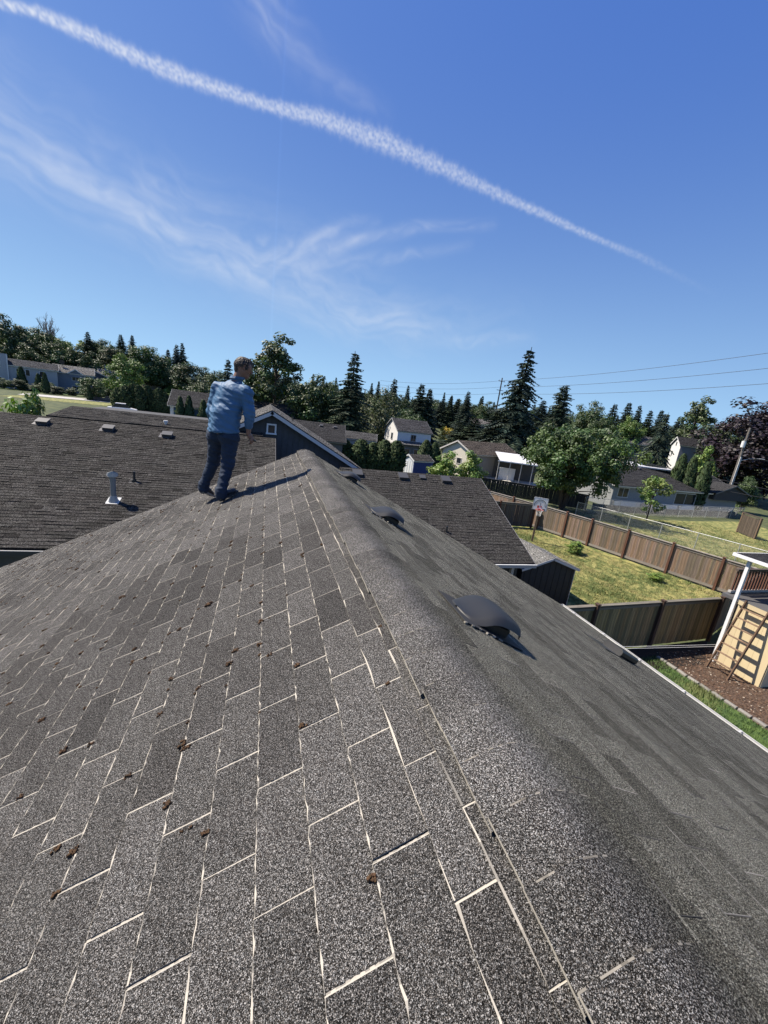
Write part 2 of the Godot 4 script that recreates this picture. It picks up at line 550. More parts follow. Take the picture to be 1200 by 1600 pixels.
func make_house() -> void:
	var house := thing("shingled_house", "house under the weathered grey shingle roof in the foreground", "house", Vector3(RIDGE_X, 0, 0))
	var eave_y := RIDGE_Y - HALF * 0.5
	var long := NEAR_Z - FAR_Z
	var mid_z := (NEAR_Z + FAR_Z) * 0.5
	# walls under the roof
	var w := MB.new()
	w.col = Color(0.34, 0.35, 0.36)
	var hw := HALF - 0.5
	for side in [-1.0, 1.0]:
		w = MB.new()
		w.col = Color(0.34, 0.35, 0.36)
		w.box(Vector3(side * (hw - 0.075), (eave_y + 0.15) * 0.5, mid_z), Vector3(0.15, eave_y + 0.15, long - 0.6))
		part("wall", w, M.plaster, house)
	for zz in [FAR_Z + 0.38, NEAR_Z - 0.38]:
		w = MB.new()
		w.col = Color(0.34, 0.35, 0.36)
		w.prism([Vector2(-hw + 0.16, 0), Vector2(-hw + 0.16, eave_y + 0.1), Vector2(0, RIDGE_Y - 0.25), Vector2(hw - 0.16, eave_y + 0.1), Vector2(hw - 0.16, 0)], zz - 0.075, zz + 0.075)
		part("gable_wall", w, M.plaster, house)
	# choose the shingles that show largest; those are pieces of their own
	var eye := Vector3(-RIDGE_X, 6.8, 0)
	var all := []
	var run := HALF / cos(atan(0.5))
	for side in [-1.0, 1.0]:
		var bs := slope_basis(side, 0.5)
		var row := 0
		var z1 := 0.185
		while z1 < run + 0.02:
			var z0 := (0.10 if row == 0 else (0.185 if row == 1 else z1 - EXPO))
			var shift := TAB * 0.5 * (row % 2) + rr(-0.02, 0.02)
			if side > 0.0:
				shift += 0.11
			# world z of a slot in the fourth course is -0.50
			var x := -7.2 - shift - 0.5 * 1.0
			x = -side * 0.0 + (-7.314 + 0.0) - shift
			while x < 7.4:
				# along the course x is world z on the left slope and minus world z on the right one
				var a := x
				var b := x + TAB
				var wz0 := a if side < 0.0 else -b
				var wz1 := b if side < 0.0 else -a
				if wz1 > FAR_Z + 0.02 and wz0 < 1.6:
					wz0 = maxf(wz0, FAR_Z)
					wz1 = minf(wz1, 1.6)
					a = wz0 if side < 0.0 else -wz1
					b = wz1 if side < 0.0 else -wz0
					var mid := bs * Vector3((a + b) * 0.5, 0.0, (z0 + z1) * 0.5) + Vector3(0, RIDGE_Y, 0)
					var to := eye - mid
					var size := (b - a) * (z1 - z0) * maxf(0.0, to.normalized().dot(bs.y)) / to.length_squared()
					if mid.z > 0.0:
						size *= 0.02
					all.append({side = side, a = a, b = b, z0 = z0, z1 = z1, row = row, m = size, p = mid, full = absf(b - a - TAB) < 0.001 and row > 1})
				x += TAB
			row += 1
			z1 = 0.281 if row == 1 else 0.281 + EXPO * (row - 1)
	var order := all.duplicate()
	order = order.filter(func(e): return e.full)
	order.sort_custom(func(e, f): return e.m > f.m)
	for i in mini(300, order.size()):
		order[i].single = true
	# variants of a single tab: eight tones, three cuts
	var kinds := {}
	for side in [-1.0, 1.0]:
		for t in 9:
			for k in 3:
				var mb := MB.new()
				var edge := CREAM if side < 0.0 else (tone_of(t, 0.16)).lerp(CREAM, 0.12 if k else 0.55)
				add_tab(mb, -TAB * 0.5, TAB * 0.5, -0.018, EXPO, tone_of(t, 0.50 if side < 0.0 else 0.82, 0.0 if side < 0.0 else 1.0), edge, 0.0044 if side < 0.0 else 0.006, 0.0065, rr(0.0, 0.002), 14, 0.0052 if side < 0.0 else 0.002)  # right slope base raised: sunlight it lacks is put into the colour
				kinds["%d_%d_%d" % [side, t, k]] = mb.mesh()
	for side in [-1.0, 1.0]:
		var bs := slope_basis(side, 0.5)
		var deck := MB.new()
		deck.col = Color(0.14, 0.135, 0.13)
		# deck board with its edges; the covered part runs on behind the camera
		deck.box(Vector3(0, -0.02, run * 0.5 + 0.03), Vector3(long, 0.036, run - 0.06))
		var tr := Transform3D(bs, Vector3(0, RIDGE_Y, 0))
		# the middle of the house along the ridge is not at z = 0
		var shift_x: float = mid_z if side < 0.0 else -mid_z
		for i in deck.v.size():
			deck.v[i].x += shift_x
		var slope := part("roof_slope", deck, M.roof, house, tr)
		var rest := MB.new()
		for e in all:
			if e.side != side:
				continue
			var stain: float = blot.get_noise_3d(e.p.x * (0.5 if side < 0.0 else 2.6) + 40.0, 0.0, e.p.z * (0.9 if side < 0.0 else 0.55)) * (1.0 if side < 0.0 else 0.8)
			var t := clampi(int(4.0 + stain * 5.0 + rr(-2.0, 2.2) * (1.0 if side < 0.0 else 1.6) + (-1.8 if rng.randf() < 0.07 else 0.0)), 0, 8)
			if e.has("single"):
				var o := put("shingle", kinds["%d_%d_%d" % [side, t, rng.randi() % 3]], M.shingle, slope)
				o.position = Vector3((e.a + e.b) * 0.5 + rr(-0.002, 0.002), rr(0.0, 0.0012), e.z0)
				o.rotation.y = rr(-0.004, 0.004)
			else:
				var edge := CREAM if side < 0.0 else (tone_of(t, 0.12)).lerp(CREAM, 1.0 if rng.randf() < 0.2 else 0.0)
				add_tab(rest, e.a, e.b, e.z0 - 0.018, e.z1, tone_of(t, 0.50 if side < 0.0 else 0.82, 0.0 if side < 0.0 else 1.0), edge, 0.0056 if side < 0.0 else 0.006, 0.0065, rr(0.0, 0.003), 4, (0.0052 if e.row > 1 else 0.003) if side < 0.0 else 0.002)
		var field := part("shingle_field", rest, M.shingle, slope)
		field.set_meta("kind", "stuff")
	# ridge caps: bent shingles overlapping towards us
	var zc := FAR_Z
	var i_cap := 0
	while zc < 1.6:
		var cap := MB.new()
		var t := clampf(4.4 + blot.get_noise_2d(zc * 2.2, 31.0) * 3.0 + rr(-1.7, 1.7), 0, 8)
		var half := 0.142 + rr(-0.004, 0.004)
		var skew := rr(-0.006, 0.006)
		var nx := 22
		var grid := []
		var len_ := 0.168
		var fs := [0.0, 0.02, 0.5, 1.0]
		for j in 4:
			var row := []
			for i in nx + 1:
				var x := lerpf(-half, half, float(i) / nx)
				var f: float = fs[j]
				var y := -0.5 * (sqrt(x * x + 0.0045) - 0.040) + lerpf(0.0195, 0.010, f) + 0.004 * fine.get_noise_3d(x * 0.8, i_cap * 2.3, f)
				row.append(Vector3(x + skew, y, len_ * f))
			grid.append(row)
		for j in 3:
			for i in nx:
				var a: Vector3 = grid[j][i]
				var b: Vector3 = grid[j + 1][i]
				var d: Vector3 = grid[j + 1][i + 1]
				var e: Vector3 = grid[j][i + 1]
				var st := blot.get_noise_3d((a.x + 3.0) * 3.4, 2.0, (a.z + zc) * 2.6) * 4.2
				cap.col = tone_of(clampf(t + st, 0, 8), 0.56, clampf(a.x / half, 0.0, 1.0))  # caps warm towards the right, countering blue skylight in their colour
				cap.t0 = Vector2(fmod(i_cap * 0.37, 1.0), 0)
				# worn, pale stretches of the cut edge
				if j == 0 and blot.get_noise_2d(i * 0.35 + i_cap * 9.0, 3.0) > 0.05:
					cap.col = CREAM * rr(0.3, 0.6)
					cap.quad_plain(a, b, d, e)
				else:
					cap.quad_uv(a, b, d, e, 2.2)
		for i in nx:
			var a: Vector3 = grid[0][i]
			var b: Vector3 = grid[0][i + 1]
			cap.col = CREAM * 0.8 if rng.randf() < 0.5 else Color(0.1, 0.095, 0.09)
			cap.quad_plain(b, b - Vector3(0, 0.007, 0), a - Vector3(0, 0.007, 0), a)
		for s in [0, nx]:
			for j in 3:
				var a: Vector3 = grid[j][s]
				var b: Vector3 = grid[j + 1][s]
				cap.col = CREAM * rr(0.5, 0.9)
				var dn := Vector3(0, -0.006, 0)
				if s == 0:
					cap.quad_plain(a, a + dn, b + dn, b)
				else:
					cap.quad_plain(b, b + dn, a + dn, a)
		part("ridge_cap", cap, M.shingle, house, Transform3D(Basis(Vector3.UP, rr(-0.012, 0.012)), Vector3(0, RIDGE_Y, zc)))
		zc += EXPO + rr(-0.004, 0.004)
		i_cap += 1
	# fascia, far rake boards and the white gutter along the right eave
	var white := Color(0.56, 0.56, 0.545)
	for side in [-1.0, 1.0]:
		var f := MB.new()
		f.col = white
		f.box(Vector3(side * (HALF - 0.03), eave_y - 0.12, mid_z), Vector3(0.03, 0.16, long - 0.02))
		part("fascia", f, M.paint, house)
		var g := MB.new()
		g.col = white
		var gx: float = side * (HALF + 0.05)
		var prof := [Vector2(-0.06, -0.13), Vector2(-0.06, -0.005), Vector2(-0.05, -0.005), Vector2(-0.05, -0.12), Vector2(0.045, -0.12), Vector2(0.062, -0.03), Vector2(0.054, -0.005), Vector2(0.066, -0.005), Vector2(0.068, -0.03), Vector2(0.055, -0.13)]
		for k in prof.size():
			var a: Vector2 = prof[k]
			var b: Vector2 = prof[(k + 1) % prof.size()]
			g.quad(Vector3(gx + a.x * side, eave_y - 0.01 + a.y, FAR_Z), Vector3(gx + a.x * side, eave_y - 0.01 + a.y, NEAR_Z), Vector3(gx + b.x * side, eave_y - 0.01 + b.y, NEAR_Z), Vector3(gx + b.x * side, eave_y - 0.01 + b.y, FAR_Z))
		for zz in [FAR_Z, NEAR_Z]:
			g.box(Vector3(gx, eave_y - 0.075, zz), Vector3(0.13, 0.11, 0.004))
		var gut := part("gutter", g, M.paint, house)
		for k in 16:
			var h := MB.new()
			h.col = white * 0.95
			h.box(Vector3(gx, eave_y - 0.012, FAR_Z + 0.4 + k * 0.85), Vector3(0.125, 0.004, 0.025))
			part("hanger", h, M.paint, gut)
		var r := MB.new()
		r.col = Color(0.3, 0.3, 0.3)
		var bs := slope_basis(side, 0.5)
		r.box(bs * Vector3((FAR_Z - 0.014) * -side, -0.085, run * 0.5) + Vector3(0, RIDGE_Y, 0), Vector3(0.022, 0.09, run - 0.02), bs)
		part("rake_board", r, M.paint, house)
	# three hooded vents along the ridge and a low box vent near the eave
	for p in [[0.37, -1.76, 1.0], [0.40, -3.84, 1.0], [0.44, -6.08, 1.0]]:
		roof_vent(house, slope_basis(1.0, 0.5), Vector3(0, RIDGE_Y, 0), -p[1], p[0] / cos(atan(0.5)))
	var bs := slope_basis(1.0, 0.5)
	var low := MB.new()
	low.slab(Vector3(0, 0.06, 0), Vector3(0.30, 0.10, 0.40), 0.025)
	low.box(Vector3(0, 0.012, -0.36), Vector3(0.38, 0.01, 0.52))
	part("roof_vent", low, M.black_plastic, house, Transform3D(bs * Basis(Vector3.UP, 0.04), bs * Vector3(3.80, 0, 4.85) + Vector3(0, RIDGE_Y, 0)))

# a slant back vent: rounded at the top of the slope, tall and square at its mouth
func roof_vent(parent: Node3D, bs: Basis, at: Vector3, x: float, z: float) -> void:
	var hood := MB.new()
	var nu := 14
	var nt := 16
	var g := []
	var nn := []
	for j in nt + 1:
		var t := float(j) / nt
		var half := 0.150 * sqrt(maxf(0.0, 1.0 - pow(maxf(0.0, 1.0 - t / 0.42), 2.0))) + 0.012
		var tall := 0.012 + 0.105 * ss(0.0, 0.66, t) - 0.012 * ss(0.8, 1.0, t)
		var row := []
		for i in nu + 1:
			var u := float(i) / nu * 2.0 - 1.0
			var rim := 0.56 * ss(0.12, 0.45, t)
			var round_ := rim + (1.0 - rim) * pow(1.0 - pow(absf(u), 3.0), 0.5)
			row.append(Vector3(u * half, 0.012 + tall * round_, t * 0.34))
		g.append(row)
	for j in nt + 1:
		var row := []
		for i in nu + 1:
			var du: Vector3 = g[j][mini(i + 1, nu)] - g[j][maxi(i - 1, 0)]
			var dt: Vector3 = g[mini(j + 1, nt)][i] - g[maxi(j - 1, 0)][i]
			row.append(dt.cross(du).normalized())
		nn.append(row)
	for j in nt:
		for i in nu:
			hood.vert(g[j][i], nn[j][i]); hood.vert(g[j + 1][i + 1], nn[j + 1][i + 1]); hood.vert(g[j + 1][i], nn[j + 1][i])
			hood.vert(g[j][i], nn[j][i]); hood.vert(g[j][i + 1], nn[j][i + 1]); hood.vert(g[j + 1][i + 1], nn[j + 1][i + 1])
	var vent := part("roof_vent", hood, M.vent_plastic, parent, Transform3D(bs, bs * Vector3(x, 0, z) + at))
	var mouth := MB.new()
	mouth.prism([Vector2(-0.112, 0.008), Vector2(-0.112, 0.055), Vector2(-0.10, 0.068), Vector2(0.10, 0.068), Vector2(0.112, 0.055), Vector2(0.112, 0.008)], 0.15, 0.31)
	# turned down lip of the hood at its mouth
	for i in nu:
		var a: Vector3 = g[nt][i]
		var b: Vector3 = g[nt][i + 1]
		var dn := Vector3(0, -0.022, 0)
		mouth.quad(a, a + dn, b + dn, b)
	part("grille", mouth, M.black_plastic, vent)
	var fl := MB.new()
	fl.slab(Vector3(0, 0.0125, 0.18), Vector3(0.36, 0.006, 0.43), 0.002)
	part("flange", fl, M.rubber, vent)
	# crumbs of pale sealant along the flange
	for k in 6:
		var tar := MB.new()
		tar.col = CREAM * rr(0.3, 0.7)
		tar.box(Vector3(-0.182 + rr(-0.006, 0.006), 0.012, -0.03 + k * 0.05 + rr(-0.01, 0.01)), Vector3(rr(0.004, 0.012), 0.008, rr(0.008, 0.024)), Basis(Vector3.UP, rr(-0.6, 0.6)))
		part("sealant", tar, M.paint, vent)

# brown moss cushions in the slots of the left slope
func make_moss() -> void:
	var mb := MB.new()
	rng.seed = 55
	var bs := slope_basis(-1.0, 0.5)
	var base := Vector3(RIDGE_X, RIDGE_Y, 0)
	for k in 950:
		var row := rng.randi() % 36
		var z1 := 0.281 + EXPO * row
		var slot := rng.randf() < 0.55
		var x := -rr(0.25, 6.8)
		var zz := z1 + 0.006
		if slot:
			x = -7.314 + TAB * (rng.randi() % 23) - TAB * 0.5 * ((row + 1) % 2)
			zz = z1 - (rr(-0.005, 0.02) if rng.randf() < 0.7 else rr(0.0, 0.13))
		if x < -6.8 or (row < 3 and rng.randf() < 0.7):
			continue
		var size := rr(0.004, 0.0115) * (1.5 if rng.randf() < 0.1 else 1.0)
		var p := Vector3(x, 0.008, zz)
		for m in 14:
			var q := p + Vector3(rr(-1, 1) * size * 0.9, rr(-0.2, 0.4) * size, rr(-1, 1) * size * 1.2)
			var s := size * rr(0.25, 0.55)
			var kk := rr(0.6, 1.3)
			mb.col = Color(0.085 * kk, 0.046 * kk, 0.020 * kk)
			var ring := []
			var top := base + bs * (q + Vector3(0, s * 1.1, 0))
			for r in 6:
				ring.append(base + bs * (q + Vector3(cos(r * TAU / 6) * s * rr(0.8, 1.2), -0.002, sin(r * TAU / 6) * s * rr(0.8, 1.2))))
			var mid := []
			for r in 6:
				mid.append(base + bs * (q + Vector3(cos(r * TAU / 6 + 0.3) * s * 0.8, s * rr(0.55, 0.8), sin(r * TAU / 6 + 0.3) * s * 0.8)))
			for r in 6:
				var r2 := (r + 1) % 6
				mb.quad(ring[r], mid[r], mid[r2], ring[r2])
				mb.tri(mid[r], top, mid[r2])
	var o := part("moss", mb, M.moss)
	tag(o, "small brown moss cushions in the shingle slots of the near roof", "moss", "", "stuff")


# ---------------------------------------------------------------- houses
# rows of shingles on a slope: x along, y up from the deck, z down; each row steps over the next
func courses(mb: MB, x0: float, x1: float, run: float, expo: float, seg: float, tone: Color, vary: float, thick: float, skew0 := 0.0, skew1 := 0.0) -> void:
	var rows := int(ceil(run / expo))
	for r in rows:
		var za := r * expo
		var zb := minf(run + 0.02, (r + 1) * expo)
		var a0 := x0 + skew0 * za
		var b0 := x1 + skew1 * za
		var x := a0 - rr(0, seg)
		while x < b0:
			var xa := maxf(x, a0)
			var xb := minf(x + seg * rr(0.85, 1.15), b0)
			x = xb if xb > a0 else x + seg
			if xb - xa < 0.01:
				if xb >= b0:
					break
				continue
			var k := 1.0 + rr(-vary, vary) - (vary * 1.2 if rng.randf() < 0.08 else 0.0)
			mb.col = Color(tone.r * k, tone.g * k, tone.b * k)
			var y := thick * (rr(0.5, 1.5) if rng.randf() < 0.9 else 2.0)
			mb.quad(Vector3(xa + 0.003, 0.002, za), Vector3(xa + 0.003, y, zb), Vector3(xb - 0.003, y, zb), Vector3(xb - 0.003, 0.002, za))
			mb.quad(Vector3(xa + 0.003, y, zb), Vector3(xa + 0.003, 0, zb), Vector3(xb - 0.003, 0, zb), Vector3(xb - 0.003, y, zb))
			if xb >= b0:
				break

func pitch_basis(front: float, rise: float) -> Basis:
	var a := atan(rise)
	return Basis(Vector3(front, 0, 0), Vector3(0, cos(a), sin(a) * front), Vector3(0, -sin(a), cos(a) * front))

func window(parent: Node3D, at: Vector3, facing: float, w: float, h: float, trim: Color, panes := 1) -> void:
	var bs := Basis(Vector3.UP, facing)
	var f := MB.new()
	f.col = trim
	var b := 0.07
	f.box(Vector3(0, h * 0.5 + b * 0.5, 0.02), Vector3(w + b * 2, b, 0.07))
	f.box(Vector3(0, -h * 0.5 - b * 0.5, 0.03), Vector3(w + b * 2.6, b, 0.09))
	for s in [-1.0, 1.0]:
		f.box(Vector3(s * (w * 0.5 + b * 0.5), 0, 0.02), Vector3(b, h, 0.07))
	for k in range(1, panes):
		f.box(Vector3(-w * 0.5 + w * k / panes, 0, 0.012), Vector3(0.045, h, 0.05))
	var o := part("window", f, M.paint, parent, Transform3D(bs, at))
	for k in panes:
		var g := MB.new()
		g.box(Vector3(-w * 0.5 + w * (k + 0.5) / panes, 0, 0.006), Vector3(w / panes - (0.045 if panes > 1 else 0.0), h, 0.012))
		part("pane", g, M.glass, o)

func door(parent: Node3D, at: Vector3, facing: float, w: float, h: float, c: Color) -> void:
	var d := MB.new()
	d.col = c
	d.box(Vector3(0, h * 0.5, 0.02), Vector3(w, h, 0.05))
	for k in 3:
		d.col = c * 0.9
		d.box(Vector3(0, h * (0.2 + 0.3 * k), 0.05), Vector3(w * 0.75, h * 0.2, 0.02))
	part("door", d, M.paint, parent, Transform3D(Basis(Vector3.UP, facing), at))

# a house whose ridge runs along its own x; its front faces +z. cfg: l, d, h, rise, over, wall, roof, trim, expo, seg, low (how far the walls go down)
func gable_house(called: String, label: String, at: Vector3, turn: float, cfg: Dictionary, category := "house", group := "") -> Node3D:
	var o := thing(called, label, category, at, turn, group)
	var l: float = cfg.l
	var d: float = cfg.d
	var h: float = cfg.h
	var rise: float = cfg.rise
	var over: float = cfg.get("over", 0.35)
	var low: float = cfg.get("low", -0.6)
	var top := h + d * 0.5 * rise
	for s in [-1.0, 1.0]:
		var w := MB.new()
		w.col = cfg.wall
		w.box(Vector3(0, (h + low) * 0.5, s * (d * 0.5 - 0.07)), Vector3(l, h - low, 0.14))
		part("wall", w, M.plaster, o)
	for s in [-1.0, 1.0]:
		var ends := MB.new()
		ends.col = cfg.get("gable", cfg.wall)
		ends.prism([Vector2(-d * 0.5 + 0.145, low), Vector2(-d * 0.5 + 0.145, h), Vector2(0, top - 0.14 * rise), Vector2(d * 0.5 - 0.145, h), Vector2(d * 0.5 - 0.145, low)], -0.07, 0.07, Vector3(s * (l * 0.5 - 0.073), 0, 0), Basis(Vector3.UP, PI / 2))
		part("gable_wall", ends, M.plaster, o)
	var run := (d * 0.5 + over) * sqrt(1.0 + rise * rise)
	for s in [1.0, -1.0]:
		var bs := pitch_basis(s, rise)
		var r := MB.new()
		var rc: Color = cfg.roof
		r.col = rc * 0.9
		r.box(Vector3(0, -0.055, run * 0.5), Vector3(l + over * 2.0, 0.10, run))
		courses(r, -l * 0.5 - over, l * 0.5 + over, run, cfg.get("expo", 0.3), cfg.get("seg", 1.2), rc, cfg.get("vary", 0.16), cfg.get("thick", 0.02))
		part("roof", r, M.roof, o, Transform3D(bs, Vector3(0, top + 0.11, 0)))
		var f := MB.new()
		f.col = cfg.trim
		f.box(bs * Vector3(0, -0.12, run + 0.012) + Vector3(0, top + 0.11, 0), Vector3(l + over * 2.0, 0.16, 0.02), bs)
		part("gutter", f, M.paint, o)
		for e in [-1.0, 1.0]:
			var rb := MB.new()
			rb.col = cfg.trim
			rb.box(bs * Vector3(e * (l * 0.5 + over + 0.013), -0.09, run * 0.5) + Vector3(0, top + 0.11, 0), Vector3(0.022, 0.2, run - 0.01), bs)
			part("bargeboard", rb, M.paint, o)
	for x in cfg.get("windows", []):
		var face: String = x[0]
		var pos := Vector3(x[1], x[2], d * 0.5)
		var fa := 0.0
		if face == "l":
			pos = Vector3(-l * 0.5, x[2], x[1]); fa = -PI / 2
		elif face == "r":
			pos = Vector3(l * 0.5, x[2], x[1]); fa = PI / 2
		window(o, pos, fa, x[3], x[4], cfg.trim, x[5] if x.size() > 5 else 1)
	for x in cfg.get("doors", []):
		door(o, Vector3(x[0], low + 0.6, d * 0.5), 0.0, x[1], x[2], x[3])
	if cfg.has("chimney"):
		var c: Array = cfg.chimney
		var m := MB.new()
		m.col = c[3]
		m.box(Vector3(c[0], (c[2] + h * 0.3) * 0.5, c[1]), Vector3(c[4], c[2] - h * 0.3, c[4] * 0.8))
		m.col = c[3] * 0.7
		m.box(Vector3(c[0], c[2] + 0.06, c[1]), Vector3(c[4] + 0.12, 0.12, c[4] * 0.8 + 0.12))
		part("chimney", m, M.plaster, o)
	return o

# small box vent on a slope whose front faces us
func box_vent(parent: Node3D, at: Vector3, bs: Basis, size: float) -> void:
	var b := MB.new()
	b.col = Color(0.05, 0.05, 0.052)
	b.prism([Vector2(-size * 0.5, 0), Vector2(-size * 0.44, size * 0.30), Vector2(size * 0.44, size * 0.30), Vector2(size * 0.5, 0)], -size * 0.4, size * 0.4)
	b.col = Color(0.06, 0.06, 0.062)
	b.box(Vector3(0, size * 0.32, -0.01), Vector3(size * 1.05, size * 0.06, size * 0.95))
	b.col = Color(0.08, 0.078, 0.075)
	b.box(Vector3(-size * 0.2, 0.006, 0), Vector3(size * 1.15, 0.008, size * 1.1))
	part("roof_vent", b, M.vent_paint, parent, Transform3D(bs, at))

func make_neighbours() -> void:
	rng.seed = 300
	var shin := Color(0.19, 0.183, 0.172)
	# the house beyond the far gable end: a broad slope towards us and a raised rear part
	var a := thing("neighbour_house", "neighbour house whose broad dark shingle slope carries a metal flue pipe", "house", Vector3(-6.3, 0, -18.4))
	var bs := pitch_basis(1.0, 0.333)
	var run := 7.4 * sqrt(1.0 + 0.333 * 0.333)
	var r := MB.new()
	r.col = shin * 0.8
	r.box(Vector3(0, -0.06, run * 0.5), Vector3(13.44, 0.11, run))
	courses(r, -6.72, 6.72, run, 0.1425, 0.33, shin, 0.26, 0.012)
	part("roof", r, M.roof, a, Transform3D(bs, Vector3(0, 4.965, 0)))
	var b2 := pitch_basis(-1.0, 0.333)
	r = MB.new()
	r.col = shin * 0.9
	r.box(Vector3(0, -0.06, run * 0.5), Vector3(13.44, 0.11, run))
	courses(r, -6.72, 6.72, run, 0.3, 1.0, shin, 0.12, 0.011)
	part("roof", r, M.roof, a, Transform3D(b2, Vector3(0, 4.965, 0)))
	# raised rear roof, lying back
	r = MB.new()
	var rise2 := 0.125
	var b3 := pitch_basis(1.0, rise2)
	r.col = shin
	r.box(Vector3(0, -0.05, 1.15), Vector3(7.9, 0.09, 2.3))
	courses(r, -3.95, 3.95, 2.3, 0.1425, 0.33, shin * 1.12, 0.14, 0.011)
	part("rear_roof", r, M.roof, a, Transform3D(b3, Vector3(2.25, 5.285, -2.3)))
	var cheek := MB.new()
	cheek.col = Color(0.06, 0.06, 0.06)
	cheek.prism([Vector2(-3.9, 3.0), Vector2(-3.9, 5.16), Vector2(3.9, 5.16), Vector2(3.9, 3.0)], -5.5, -2.32, Vector3(2.25, 0, 0))
	part("rear_wall", cheek, M.plaster, a)
	var w := MB.new()
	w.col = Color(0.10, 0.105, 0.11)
	w.box(Vector3(0, 1.2, 6.85), Vector3(12.6, 2.5, 0.14))
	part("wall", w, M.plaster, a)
	w = MB.new()
	w.col = Color(0.10, 0.105, 0.11)
	w.box(Vector3(0, 1.2, -6.85), Vector3(12.6, 2.5, 0.14))
	part("wall", w, M.plaster, a)
	for s in [-1.0, 1.0]:
		w = MB.new()
		w.col = Color(0.10, 0.105, 0.11)
		w.prism([Vector2(-6.76, 0), Vector2(-6.76, 2.45), Vector2(0, 4.7), Vector2(6.76, 2.45), Vector2(6.76, 0)], -0.07, 0.07, Vector3(s * 6.22, 0, 0), Basis(Vector3.UP, PI / 2))
		part("gable_wall", w, M.plaster, a)
	var g := MB.new()
	g.col = Color(0.05, 0.05, 0.05)
	g.box(Vector3(0, 2.40, 7.47), Vector3(13.44, 0.11, 0.11))
	g.col = Color(0.42, 0.42, 0.41)  # thin pale strip paints a highlight along the dark gutter
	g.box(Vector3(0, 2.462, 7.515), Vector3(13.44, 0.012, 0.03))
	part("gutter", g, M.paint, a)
	for s in [-1.0, 1.0]:
		var rb := MB.new()
		rb.col = Color(0.12, 0.12, 0.12)
		rb.box(bs * Vector3(s * 6.735, -0.08, run * 0.5) + Vector3(0, 4.965, 0), Vector3(0.02, 0.16, run - 0.01), bs)
		part("rake_board", rb, M.paint, a)
	var ap := Vector3(-6.3, 0, -18.4)
	for p in [Vector3(-7.82, 4.77, -17.76), Vector3(-5.73, 4.76, -17.73), Vector3(-3.70, 4.73, -17.64)]:
		box_vent(a, p - ap, bs, 0.36)
	# galvanised flue with cap, collar and flashing
	var flue := Vector3(-4.2, 3.20, -13.11) - ap
	var fm := MB.new()
	fm.tube([flue + Vector3(0, -0.05, 0), flue + Vector3(0, 0.72, 0)], [0.074, 0.074], 20)
	fm.tube([flue + Vector3(0, 0.60, 0), flue + Vector3(0, 0.62, 0), flue + Vector3(0, 0.64, 0)], [0.075, 0.086, 0.075], 20)
	var fo := part("flue_pipe", fm, M.flue, a)
	fm = MB.new()
	fm.tube([flue + Vector3(0, 0.73, 0), flue + Vector3(0, 0.735, 0), flue + Vector3(0, 0.78, 0), flue + Vector3(0, 0.845, 0), flue + Vector3(0, 0.875, 0), flue + Vector3(0, 0.885, 0)], [0.08, 0.115, 0.148, 0.13, 0.07, 0.01], 24)
	part("rain_cap", fm, M.cap_white, fo)
	fm = MB.new()
	fm.tube([flue + Vector3(0, -0.03, 0.0), flue + Vector3(0, 0.05, 0), flue + Vector3(0, 0.17, 0)], [0.15, 0.12, 0.078], 20)
	fm.box(flue + bs * Vector3(0, 0.018, 0.0), Vector3(0.33, 0.006, 0.36), bs)
	part("flashing", fm, M.cap_white, fo)
	fm = MB.new()
	var sp := Vector3(-3.96, 3.57, -14.25) - ap
	fm.tube([sp + Vector3(0, -0.05, 0), sp + Vector3(0, 0.33, 0)], [0.036, 0.036], 12)
	var so := part("vent_pipe", fm, M.black_plastic, a)
	fm = MB.new()
	fm.tube([sp + Vector3(0, -0.02, 0), sp + Vector3(0, 0.03, 0), sp + Vector3(0, 0.07, 0)], [0.11, 0.07, 0.045], 12)
	fm.box(sp + bs * Vector3(0, 0.016, 0), Vector3(0.26, 0.006, 0.3), bs)
	part("flashing", fm, M.black_plastic, so)
	fm = MB.new()
	fm.col = Color(0.66, 0.66, 0.64)
	var wp := Vector3(-4.02, 4.92, -18.9) - ap
	fm.tube([wp, wp + Vector3(0, 0.27, 0)], [0.05, 0.05], 12)
	fm.tube([wp + Vector3(0, 0.22, 0), wp + Vector3(0, 0.30, 0)], [0.085, 0.085], 12)
	part("vent_pipe", fm, M.paint, a)

	# the grey gabled house with board and batten siding
	var bh := thing("gabled_house", "dark grey gabled house with board and batten siding and white rakes", "house", Vector3(0.25, 0, -24.6))
	var rise := 0.535
	var hw := 3.85
	var top := 6.02
	var eave := top - hw * rise
	var wall_b: MeshInstance3D
	for s in [-1.0, 1.0]:
		w = MB.new()
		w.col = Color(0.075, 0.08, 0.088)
		w.prism([Vector2(-hw, 0), Vector2(-hw, eave), Vector2(0, top), Vector2(hw, eave), Vector2(hw, 0)], -0.07, 0.07, Vector3(0, 0, s * 5.4))
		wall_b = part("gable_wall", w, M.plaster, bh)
		w = MB.new()
		w.col = Color(0.075, 0.08, 0.088)
		w.box(Vector3(s * (hw - 0.07), eave * 0.5 - 0.05, 0), Vector3(0.14, eave - 0.1, 10.6))
		part("wall", w, M.plaster, bh)
	for k in 31:
		var x := -3.75 + k * 0.25
		var hy := top - absf(x) * rise - 0.06
		var m := MB.new()
		m.col = Color(0.07, 0.075, 0.082)
		m.box(Vector3(0, hy * 0.5, 0), Vector3(0.045, hy, 0.024))
		part("batten", m, M.plaster, wall_b, Transform3D(Basis.IDENTITY, Vector3(x, 0, 5.484)))
